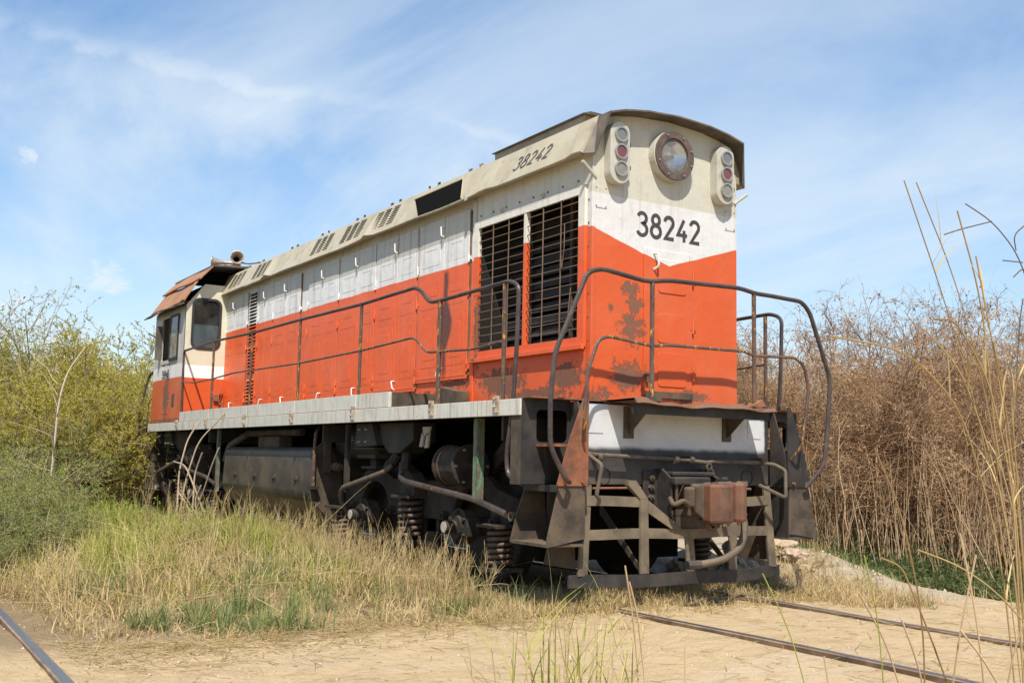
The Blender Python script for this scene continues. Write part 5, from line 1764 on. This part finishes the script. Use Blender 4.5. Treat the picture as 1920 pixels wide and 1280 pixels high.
for (x, y, sc) in ((-4.55, 5.0, .52), (-4.15, 5.5, .56), (-5.0, 4.5, .45), (-3.8, 6.3, .5), (-4.45, 6.1, .70), (-4.95, 6.9, .75), (-4.0, 7.3, .55), (-4.4, 8.3, .82), (-5.4, 8.4, .95), (-3.6, 9.0, .62), (-4.8, 9.8, 1.05), (-5.9, 9.8, 1.15), (-5.2, 5.6, .5), (-3.75, 10.4, .95), (-4.3, 11.6, 1.2), (-5.4, 11.4, 1.25), (-3.0, 12.2, 1.05), (-6.6, 11.8, 1.2), (-2.5, 13.2, 1.0)):
    put(fe[r.integers(2)], 'feathery_bush', x, y, sc, 'low feathery green bush at the left edge of the grass', 'bush', 'feathery bushes at the left edge')
# one pale stem standing clear of the thicket
wb = empty('pale_sapling', (-3.35, 10.2, -.2))
tag(wb, 'pale slender bare sapling standing up in front of the left thicket', 'tree')
mb = MB().tube(fillet([(-3.35, 10.2, -.2), (-3.33, 10.2, .9), (-3.3, 10.2, 1.9), (-3.2, 10.25, 2.35), (-2.95, 10.3, 2.75)], .3), [.02 - .0006 * i_ for i_ in range(20)], 6)
mb.build('trunk', plain('pale_stem', (.50, .42, .32), .8), wb, smooth=True)
bb = grow(np.array([[-3.32, 10.2, z] for z in np.linspace(.5, 2.3, 12)]), np.stack([rng.normal(0, 1, 12), rng.normal(0, .6, 12), np.full(12, .8)], 1), rng.uniform(.4, 1.0, 12), 5, .18, 0, rng)
obj('twigs', tubes(bb, .008, .002, 4), m_bark, wb)


# ---- grass bank
def clumped(n, sampler, per, spread, rng):
    cx, cy = sampler(n)
    k = rng.poisson(per, len(cx)) + 1
    x = np.repeat(cx, k) + rng.normal(0, spread, k.sum())
    y = np.repeat(cy, k) + rng.normal(0, spread, k.sum())
    idx = np.repeat(np.arange(len(cx)), k)
    return x, y, idx


def bank_mask(x, y):
    e = .05 + .35 * fbm(x, y, .9, 3)
    return (y > e + .25 * sst(-x, 3.6, 4.6)) & (x < -1.02 + .1 * fbm(x, y, 1.3, 2)) & ~((x < -4.72) & (y < 3.2))


def bank(n):
    x = rng.uniform(-5.6, -1.0, n)
    y = rng.uniform(-.3, 11.5, n) ** 1.0
    k = bank_mask(x, y) & (rng.random(n) < np.clip(1.25 - y * .07, .3, 1))
    return x[k], y[k]


def height_scale(x, y):
    # taller towards the locomotive, short at the path's edge, tallest before the tank
    base = (.13 + .50 * sst(y, .8, 4.6)) * (1 - .45 * sst(y, 6.5, 9.0))
    return (1 - .42 * sst(x, -2.3, -1.5) * sst(-y, -3.4, -1.2)) * base * (.55 + .45 * sst(x, -4.6, -2.2)) * (1 + .25 * fbm(x, y, .7, 3)) * (1 - .35 * np.exp(-((x + 1.1) / .5) ** 2) * sst(-y, -1.6, 1.0))


def tufts(cx, cy, per, spread, hmean, rng, lean=.45, width=(.004, .009)):
    """tufts whose blades splay outwards from their own middle"""
    k = rng.poisson(per, len(cx)) + 2
    n = k.sum()
    az = rng.uniform(0, 6.28, n)
    rad = np.abs(rng.normal(0, 1, n))
    sp = np.repeat(spread, k) if np.ndim(spread) else spread
    x = np.repeat(cx, k) + np.cos(az) * rad * sp
    y = np.repeat(cy, k) + np.sin(az) * rad * sp
    h = np.repeat(hmean, k) * rng.uniform(.35, 1.15, n)
    V = []
    az = az + rng.normal(0, .6, n)
    dirh = np.stack([np.cos(az), np.sin(az), np.zeros(n)], 1)
    fa = rng.uniform(0, math.pi, n)
    side = np.stack([np.cos(fa), np.sin(fa), np.zeros(n)], 1)
    ln = (np.abs(rng.normal(0, lean, n)) * (.35 + .5 * rad))[:, None]
    w = rng.uniform(width[0], width[1], n)
    pos = np.stack([x, y, hgt(x, y) - .015], 1)
    nseg = 4
    for i in range(nseg + 1):
        t = i / nseg
        th = np.minimum(ln[:, 0] * (.45 + 1.5 * t), 1.75)
        ww = (w * (1 - t) ** .7 + .0006)[:, None] * .5
        V += [pos - side * ww, pos + side * ww]
        pos = pos + (dirh * np.sin(th)[:, None] + np.array([0, 0, 1.0]) * np.cos(th)[:, None]) * (h / nseg)[:, None]
    V = np.stack(V, 1)
    m = 2 * (nseg + 1)
    I = np.arange(n * m).reshape(n, m)
    Q = np.concatenate([np.stack([I[:, 2 * i], I[:, 2 * i + 1], I[:, 2 * i + 3], I[:, 2 * i + 2]], 1) for i in range(nseg)])
    return V.reshape(-1, 3), Q


# upright dry grass: along the wheels and to the left, in tufts of many sizes
n = 3300
x = rng.uniform(-5.4, -1.0, n)
y = rng.uniform(-.2, 11.0, n)
dens = .12 + .75 * np.exp(-((x + 1.5) / .55) ** 2) + .5 * sst(-x, 3.0, 4.2) * sst(y, 1.5, 3.5)
k = bank_mask(x, y) & (rng.random(n) < dens * (.34 + .95 * fbm(x, y, 1.2, 3)))
x, y = x[k], y[k]
hm = rng.uniform(.16, .62, len(x)) * height_scale(x, y)
o = obj('dry_grass', tufts(x, y, 12, .055, hm, rng, .75, (.004, .011)), m_straw)
tag(o, 'straw coloured dry grass along the left side of the locomotive', 'grass', kind='stuff')
# matted, trampled straw over the whole bank
n = 1900
x = rng.uniform(-5.4, -1.0, n)
y = rng.uniform(-.3, 6.5, n)
k = bank_mask(x, y + .15)
x, y = x[k], y[k]
o = obj('matted_grass', tufts(x, y, 15, .11, rng.uniform(.14, .50, len(x)) * (.42 + .58 * sst(y, .2, 2.4)), rng, 2.4, (.004, .011)), m_straw)
tag(o, 'flattened straw lying matted over the bank', 'grass', kind='stuff')
# tall yellow-green grass before the tank
n = 2900
x = rng.normal(-2.8, 1.0, n)
y = rng.normal(3.9, 1.8, n)
k = bank_mask(x, y) & (x < -1.45) & (y > .6) & (rng.random(n) < .42 + .95 * fbm(x, y, 1.3, 3))
x, y = x[k], y[k]
hm = rng.uniform(.25, .95, len(x)) * height_scale(x, y)
o = obj('yellow_green_grass', tufts(x, y, 14, .065, hm, rng, 1.1, (.007, .017)), m_grass)
tag(o, 'tall yellow-green grass before the fuel tank', 'grass', kind='stuff')
# rank grass and weeds between the bushes and the rear bogie
n = 1500
x = rng.uniform(-6.5, -1.3, n)
y = rng.uniform(6.5, 15.0, n)
k = (x < -1.45) & (rng.random(n) < .55 + .7 * fbm(x, y, .9, 3))
x, y = x[k], y[k]
o = obj('rank_grass', tufts(x, y, 13, .09, rng.uniform(.15, .5, len(x)) * (1 - .45 * sst(x, -2.6, -1.6)), rng, .8, (.008, .018)), m_grass)
tag(o, 'rank olive grass between the left bushes and the rear bogie', 'grass', kind='stuff')
n = 110
x = rng.uniform(-5.6, -2.0, n)
y = rng.uniform(5.2, 12.5, n)
st, lf = fern_patch(x, y, hgt(x, y), rng.uniform(.25, .6, n), rng, 12, leaf=.042, per=16)
o = obj('feathery_weeds', lf, m_leaf_g)
tag(o, 'feathery green weeds filling in below the left bushes', 'weeds', kind='stuff')
# low green tufts near the path
n = 330
x = rng.uniform(-4.3, -1.2, n)
y = rng.uniform(.05, 3.6, n)
k = bank_mask(x, y) & (fbm(x, y, 1.1, 3) > -.05)
x, y = x[k], y[k]
o = obj('green_grass', tufts(x, y, 26, .06, rng.uniform(.13, .32, len(x)), rng, 1.1, (.006, .014)), m_grass_g)
tag(o, 'short green tufts at the edge of the sandy path', 'grass', kind='stuff')

# tall dry stalks with seed heads along the wheels and before the pilot
def stalks(name, x, y, hlo, hhi, lean, r0, mat, label, seeds=True):
    n = len(x)
    b = np.stack([x, y, hgt(x, y) - .02], 1)
    d = np.stack([rng.normal(0, lean, n), rng.normal(0, lean, n), np.ones(n)], 1)
    L = rng.uniform(hlo, hhi, n)
    g = grow(b, d, L, 5, .06, .0, rng)
    v = tubes(g, r0, r0 * .35, 4)
    parts = [v]
    # dry sheaths hugging the stalk, a wisp at the tip
    p, dd, _ = branch(g, 4, rng, .28, .2, .3)
    bl_ = grow(p, dd, rng.uniform(.08, .26, len(p)), 3, .14, -.04, rng)
    parts.append(tubes(bl_, .0022, .0008, 3))
    if seeds:
        p, dd, _ = branch(g[:, -3:], 7, rng, .22, .1, .5)
        parts.append(tubes(grow(p, dd, rng.uniform(.03, .10, len(p)), 2, .1, 0, rng), .0018, .001, 3))
    o = obj(name, merge(parts), mat)
    tag(o, label, 'grass', kind='stuff')
    return o


n = 300
y = rng.uniform(.2, 5.2, n)
x = -1.5 - np.abs(rng.normal(0, .4, n))
stalks('grass_stalks', x, y, .22, .55, .17, .0034, m_straw, 'upright pale grass stalks beside the wheels')
n = 120
x = rng.normal(-2.4, .5, n)
y = rng.uniform(3.5, 7.5, n)
stalks('grass_stalks', x, y, .3, .75, .16, .004, m_straw, 'tall pale grass stalks standing before the fuel tank')

# cut straw under and before the pilot, on the dirt bank, along the path's edge
def straw_area(n):
    x = np.concatenate([rng.uniform(-1.5, 1.6, n), rng.normal(2.0, .38, n // 3), rng.uniform(-1.9, -.7, n // 2)])
    y = np.concatenate([rng.normal(.25, .38, n), rng.uniform(-.9, 1.0, n // 3), rng.normal(.15, .35, n // 2)])
    k = (np.abs(np.abs(x) - .755) > .07)
    return x[k], y[k]


x, y, idx = clumped(520, straw_area, 16, .05, rng)
h = rng.uniform(.05, .20, len(x)) * np.clip(.75 + .35 * (x > 1.4), .5, 1.1)
o = obj('cut_straw', blades(np.stack([x, y, hgt(x, y) - .01], 1), h, rng.uniform(.003, .007, len(x)), .6, rng, 2, .4), m_straw)
tag(o, 'short tufts of cut straw under the pilot and on the dirt bank', 'straw', kind='stuff')
# low green creeping grass right of the far rail
n = 9000
x = rng.uniform(1.9, 6.0, n)
y = rng.uniform(-5.0, 1.6, n)
k = (x > 2.15 + .55 * np.clip(-y - .6, -2, 9) * .35 + .25 * fbm(x, y, 1.2, 3)) & (fbm(x, y, 1.1, 3) > -.05)
x, y = x[k], y[k]
o = obj('creeping_grass', blades(np.stack([x, y, hgt(x, y) - .01], 1), rng.uniform(.04, .15, len(x)), rng.uniform(.005, .010, len(x)), .8, rng, 2, .5), m_grass_g)
tag(o, 'low creeping green grass right of the far rail', 'grass', kind='stuff')
# fallen straw lying flat
n = 5200
x = rng.uniform(-4.8, 2.6, n)
y = .25 - np.abs(rng.normal(0, .42, n)) + .3 * fbm(x, x * 0, .7, 3)
k = (y < 1.6) & (y > -2.6) & (np.abs(np.abs(x) - .755) > .06)
x, y = x[k], y[k]
n2 = 1100
x = np.concatenate([x, rng.uniform(-5, 2.5, n2)])
y = np.concatenate([y, rng.uniform(-4.2, .0, n2)])
b = np.stack([x, y, hgt(x, y) + .006], 1)
az = rng.uniform(0, 6.28, len(x))
d = np.stack([np.cos(az), np.sin(az), rng.normal(.03, .07, len(x))], 1)
g = grow(b, d, rng.uniform(.05, .34, len(x)), 3, .10, -.01, rng)
o = obj('fallen_straw', tubes(g, rng.uniform(.0012, .003, len(x)), .0008, 3), m_straw)
tag(o, 'fallen straw scattered flat along the edge of the path', 'straw', kind='stuff')
# long dead stems fallen across the bank
n = 260
x = rng.uniform(-4.6, -1.2, n)
y = rng.uniform(.1, 6.0, n)
k = bank_mask(x, y)
x, y = x[k], y[k]
b = np.stack([x, y, hgt(x, y) + rng.uniform(.02, .28, len(x))], 1)
az = rng.uniform(0, 6.28, len(x))
d = np.stack([np.cos(az), np.sin(az), rng.normal(.08, .25, len(x))], 1)
g = grow(b, d, rng.uniform(.3, .95, len(x)), 5, .10, -.03, rng)
o = obj('fallen_stems', tubes(g, rng.uniform(.002, .0045, len(x)), .0012, 4), m_straw)
tag(o, 'long pale dead stems fallen across the grassy bank', 'straw', kind='stuff')
# pebbles and clods
n = 1500
x = rng.uniform(-5, 4.5, n)
y = np.where(rng.random(n) < .6, rng.normal(.4, .8, n), rng.uniform(-4.5, 0, n))
sz = rng.uniform(.004, .02, n) * np.where((x > 1.8) & (y > -.3), 2.0, 1.0)
oct_ = np.array([[1, 0, 0], [0, 1, 0], [-1, 0, 0], [0, -1, 0], [0, 0, .7], [0, 0, -.7]])
V = np.stack([x, y, hgt(x, y)], 1)[:, None] + oct_[None] * sz[:, None, None] * rng.uniform(.6, 1.3, (n, 6, 1))
T = np.array([[0, 1, 4], [1, 2, 4], [2, 3, 4], [3, 0, 4], [1, 0, 5], [2, 1, 5], [3, 2, 5], [0, 3, 5]])
Q = (np.arange(n)[:, None, None] * 6 + T[None]).reshape(-1, 3)
o = obj('pebbles', (V.reshape(-1, 3), Q), leafy('pebble', [(.30, .22, .14), (.42, .33, .22), (.52, .44, .33)], transl=0.0))
tag(o, 'small pebbles and clods strewn over the sand', 'pebbles', kind='stuff')


# rocks heaped by the dirt bank right of the pilot
def rock(loc, size, seed, label):
    rr_ = np.random.default_rng(seed)
    bm = bmesh.new()
    bmesh.ops.create_icosphere(bm, subdivisions=3, radius=1.0)
    k = rr_.normal(0, 1, (6, 3))
    for v in bm.verts:
        c = np.array(v.co)
        f = 1 + .20 * np.sin(k[0] @ c * 2 + seed) + .14 * np.sin(k[1] @ c * 4.2) + .08 * np.sin(k[2] @ c * 8) + .05 * np.sin(k[3] @ c * 15)
        v.co = Vector((c * f * np.array(size)).tolist())
    me = bpy.data.meshes.new('clod')
    bm.to_mesh(me)
    bm.free()
    me.materials.append(m_clod)
    o = bpy.data.objects.new('earth_clod', me)
    o.location = loc
    o.rotation_euler = (rr_.uniform(-.3, .3), rr_.uniform(-.3, .3), rr_.uniform(0, 6))
    COL.objects.link(o)
    tag(o, label, 'clod', 'earth clods by the dirt bank')


s = NT('dry_earth_clod')
nn = s.noise(9, 8, .65)
m_clod = s.finish(s.mix(nn, (.36, .25, .16), (.56, .44, .32)), .95, bump=s.math('ADD', nn, s.math('MULTIPLY', s.noise(40, 5), .3)), bump_d=.03, spec=.1)
for i, (x, y, sz) in enumerate(((1.75, .85, .15), (2.05, 1.1, .19), (1.6, 1.35, .2), (2.3, .7, .11), (1.9, 1.75, .22), (2.6, 1.35, .14), (1.5, 2.1, .24), (1.85, .6, .08), (2.2, .45, .07), (2.45, .95, .10))):
    z = float(hgt(np.array([x]), np.array([y]))[0])
    rock((x, y, z + sz * .25), (sz * 1.2, sz, sz * .75), 60 + i, 'pale clod of dry earth heaped behind the pilot')

# bare sticks of a dead shrub before the tank
bs = empty('dead_shrub', (-2.05, 7.6, .0))
tag(bs, 'bare pale sticks of a dead shrub before the rear bogie and tank', 'shrub')
sticks = [[(-2.15, 7.5, 0), (-2.05, 7.9, .9), (-1.9, 8.1, 1.35), (-1.7, 8.2, 1.62)], [(-2.15, 7.55, 0), (-2.0, 7.7, .8), (-1.85, 7.75, 1.3), (-1.5, 7.6, 1.75)], [(-1.8, 6.9, 0), (-2.0, 7.3, .7), (-2.05, 7.6, .98), (-2.1, 8.0, 1.02)],
          [(-2.0, 7.3, 0), (-2.0, 7.3, .5), (-1.95, 7.5, .85), (-1.9, 7.35, 1.15)], [(-2.1, 7.3, 0), (-2.0, 6.9, .6), (-1.95, 6.7, 1.0), (-1.9, 6.6, 1.22)], [(-2.0, 6.8, 0), (-2.1, 7.2, .45), (-2.15, 7.5, .62)], [(-1.9, 7.1, 0), (-2.0, 7.25, .5), (-1.95, 7.15, .72)]]
for p in sticks:
    MB().tube(fillet(p, .15, 4), .011, 6).build('stick', m_stick, bs, smooth=True)


# ---- foreground plants near the camera
def px(u, v, dist):
    """point at a given distance in front of the photographer"""
    dd = F + R2 * ((u - 960) / 1974.28) + U2 * ((640 - v) / 1974.28)
    return CAM + dd * dist


def rooted(pts):
    """carry a stem down to the soil it grows from"""
    a = Vector(pts[0])
    d = (a - Vector(pts[1])).normalized()
    gx_, gy_ = a.x + d.x * .08, a.y + d.y * .08
    g_ = float(hgt(np.array([gx_]), np.array([gy_]))[0]) - .03
    return [Vector((gx_, gy_, g_))] + [Vector(q) for q in pts]


_c = px(1915, 1330, 4.2)
re_ = empty('reed_clump', (_c.x, _c.y, float(hgt(np.array([_c.x]), np.array([_c.y]))[0])))
tag(re_, 'tall clump of dry reeds in the right foreground', 'reeds')
canes = [
    [(1917, 1300, 4.2), (1880, 1000, 4.2), (1830, 760, 4.15), (1770, 560, 4.1), (1695, 338, 4.0)],
    [(1925, 1300, 4.25), (1890, 980, 4.2), (1845, 720, 4.2), (1790, 520, 4.15), (1718, 342, 4.1)],
    [(1905, 1300, 4.1), (1875, 1020, 4.1), (1800, 760, 4.0), (1700, 655, 3.9), (1555, 630, 3.8)],
    [(1920, 1300, 4.0), (1898, 900, 4.0), (1850, 700, 4.0), (1790, 600, 3.95), (1752, 598, 3.9)],
    [(1930, 1300, 4.4), (1905, 960, 4.4), (1872, 700, 4.4), (1845, 560, 4.4), (1830, 480, 4.4)],
    [(1935, 1300, 4.2), (1915, 1000, 4.2), (1885, 760, 4.2), (1862, 640, 4.2)],
    [(1922, 1300, 4.1), (1900, 1050, 4.1), (1862, 860, 4.1), (1800, 690, 4.1), (1736, 620, 4.1)],
    [(1935, 1280, 4.3), (1912, 960, 4.3), (1896, 760, 4.3), (1925, 640, 4.3)],
    [(1925, 1280, 4.6), (1906, 980, 4.6), (1870, 850, 4.6), (1840, 560, 4.6), (1795, 395, 4.6)]]
m_reed = leafy('reed_cane', [(.17, .10, .045), (.29, .19, .08), (.40, .285, .135)], transl=0.0)
for i, c_ in enumerate(canes):
    p = rooted([px(*q) for q in c_])
    MB().tube(fillet(p, 1.2, 8), .0038 if i not in (0, 1) else .0025, 6).build('cane', m_reed, re_, smooth=True)
    # torn sheaths along the cane
    tt = np.array([[list(a) for a in fillet(p, 1.2, 8)]])
    q, dd, _ = branch(tt, 5, rng, .14, .15, .1)
    for w_ in range(len(q)):
        obj('sheath', blades(q[w_:w_ + 1], rng.uniform(.10, .30, 1), np.full(1, .007), .25, rng, 3, .6, (-.1, 0)), m_straw, re_)
m_dark = plain('dark_twig', (.13, .095, .065), .85)
dk2 = empty('dead_branch', tuple(px(1975, 1000, 5.0)))
tag(dk2, 'dark bare branch reaching in from the right edge below the sky', 'branch')
for p in ([(2010, 900, 5.0), (1960, 620, 5.0), (1905, 470, 5.0), (1860, 415, 5.0), (1810, 382, 5.0)], [(1905, 470, 5.0), (1900, 440, 5.0), (1925, 420, 5.0)], [(1860, 415, 5.0), (1800, 430, 5.0), (1770, 440, 5.0)], [(1918, 492, 5.0), (1880, 488, 5.0)], [(1945, 570, 5.0), (1920, 500, 4.9), (1900, 520, 4.9)], [(1915, 900, 5.2), (1905, 720, 5.2), (1912, 600, 5.2), (1918, 560, 5.2)]):
    pp = [px(*q) for q in p]
    pp = rooted(pp) if p[0][1] == 900 else pp
    MB().tube(fillet(pp, .2, 5), .0032, 5).build('twig', m_dark, dk2, smooth=True)

_c = px(1070, 1420, 3.6)
fc = empty('grass_clump', (_c.x, _c.y, float(hgt(np.array([_c.x]), np.array([_c.y]))[0])))
tag(fc, 'clump of tall half-green grass in the bottom centre foreground', 'grass')
n = 50
b = np.array([list(px(rng.normal(1070, 60), 1420, rng.normal(3.6, .12))) for _ in range(n)])
b[:, 2] = hgt(b[:, 0], b[:, 1]) - .02
d = np.stack([rng.normal(0, .12, n), rng.normal(0, .12, n), np.ones(n)], 1)
g = grow(b, d, rng.uniform(.48, .82, n), 6, .07, -.01, rng)
obj('stems', tubes(g, .0028, .0012, 4), m_straw, fc)
q, dd, _ = branch(g, 3, rng, .3, .05, .4)
obj('blades', blades(q, rng.uniform(.12, .32, len(q)), np.full(len(q), .007), .35, rng, 4, .5), m_grass, fc)
for (lab, stems, mat) in (
        ('bent dry stalk with pale sheath standing in the right foreground', [[(1735, 1330, 3.6), (1730, 1150, 3.6), (1690, 960, 3.6), (1640, 840, 3.6)]], m_reed),
        ('straight pale dry stem leaning left across the right foreground', [[(1960, 1210, 3.8), (1870, 1110, 3.8), (1800, 1060, 3.8), (1720, 1030, 3.8)]], m_straw),
        ('thick tan broken stalk leaning left above the far rail', [[(1790, 1320, 3.4), (1740, 1180, 3.4), (1690, 1060, 3.4), (1650, 1045, 3.4)]], m_reed),
        ('thin green seed stalk standing between the rails in the foreground', [[(1660, 1320, 3.5), (1645, 1150, 3.5), (1620, 1040, 3.5)], [(1520, 1320, 3.5), (1480, 1180, 3.5), (1430, 1075, 3.5)]], m_grass),
        ('few thin brown stems at the bottom edge right of the grass clump', [[(1200, 1320, 3.6), (1190, 1180, 3.6), (1172, 1060, 3.6)], [(1285, 1330, 3.6), (1284, 1210, 3.6)], [(1215, 1330, 3.5), (1195, 1150, 3.5), (1180, 1090, 3.5)], [(1560, 1330, 3.6), (1545, 1230, 3.6)], [(1700, 1330, 3.6), (1660, 1200, 3.6), (1610, 1110, 3.6)]], m_cane),
        ('tangle of dry stems in the bottom right corner', [[(1850, 1330, 3.2), (1830, 1150, 3.2), (1800, 1000, 3.2)], [(1880, 1330, 3.3), (1905, 1200, 3.3), (1950, 1100, 3.3)], [(1780, 1330, 3.3), (1800, 1180, 3.3), (1830, 1040, 3.3)], [(1900, 1330, 3.1), (1840, 1230, 3.1), (1800, 1180, 3.1)], [(1740, 1330, 3.3), (1720, 1240, 3.3), (1690, 1160, 3.3)]], m_cane)):
    e = empty('foreground_stalk', tuple(px(*stems[0][0])))
    tag(e, lab, 'stalk')
    for p in stems:
        MB().tube(fillet(rooted([px(*q) for q in p]), .2, 5), .0030 if mat is not m_grass else .0022, 5).build('stem', mat, e, smooth=True)

# pale low wall far behind the thicket
pw = MB().prism([(-.1, -.6), (.1, -.6), (.1, .22), (.13, .22), (.13, .30), (-.13, .30), (-.13, .22), (-.1, .22)], 'y', -22, 22).build('low_wall', plain('pale_wall', (.62, .60, .58), .8))
pw.location = (44, 30, -.25)
pw.rotation_euler = (0, 0, R(32))
tag(pw, 'pale low wall glimpsed far behind the brown thicket', 'wall')
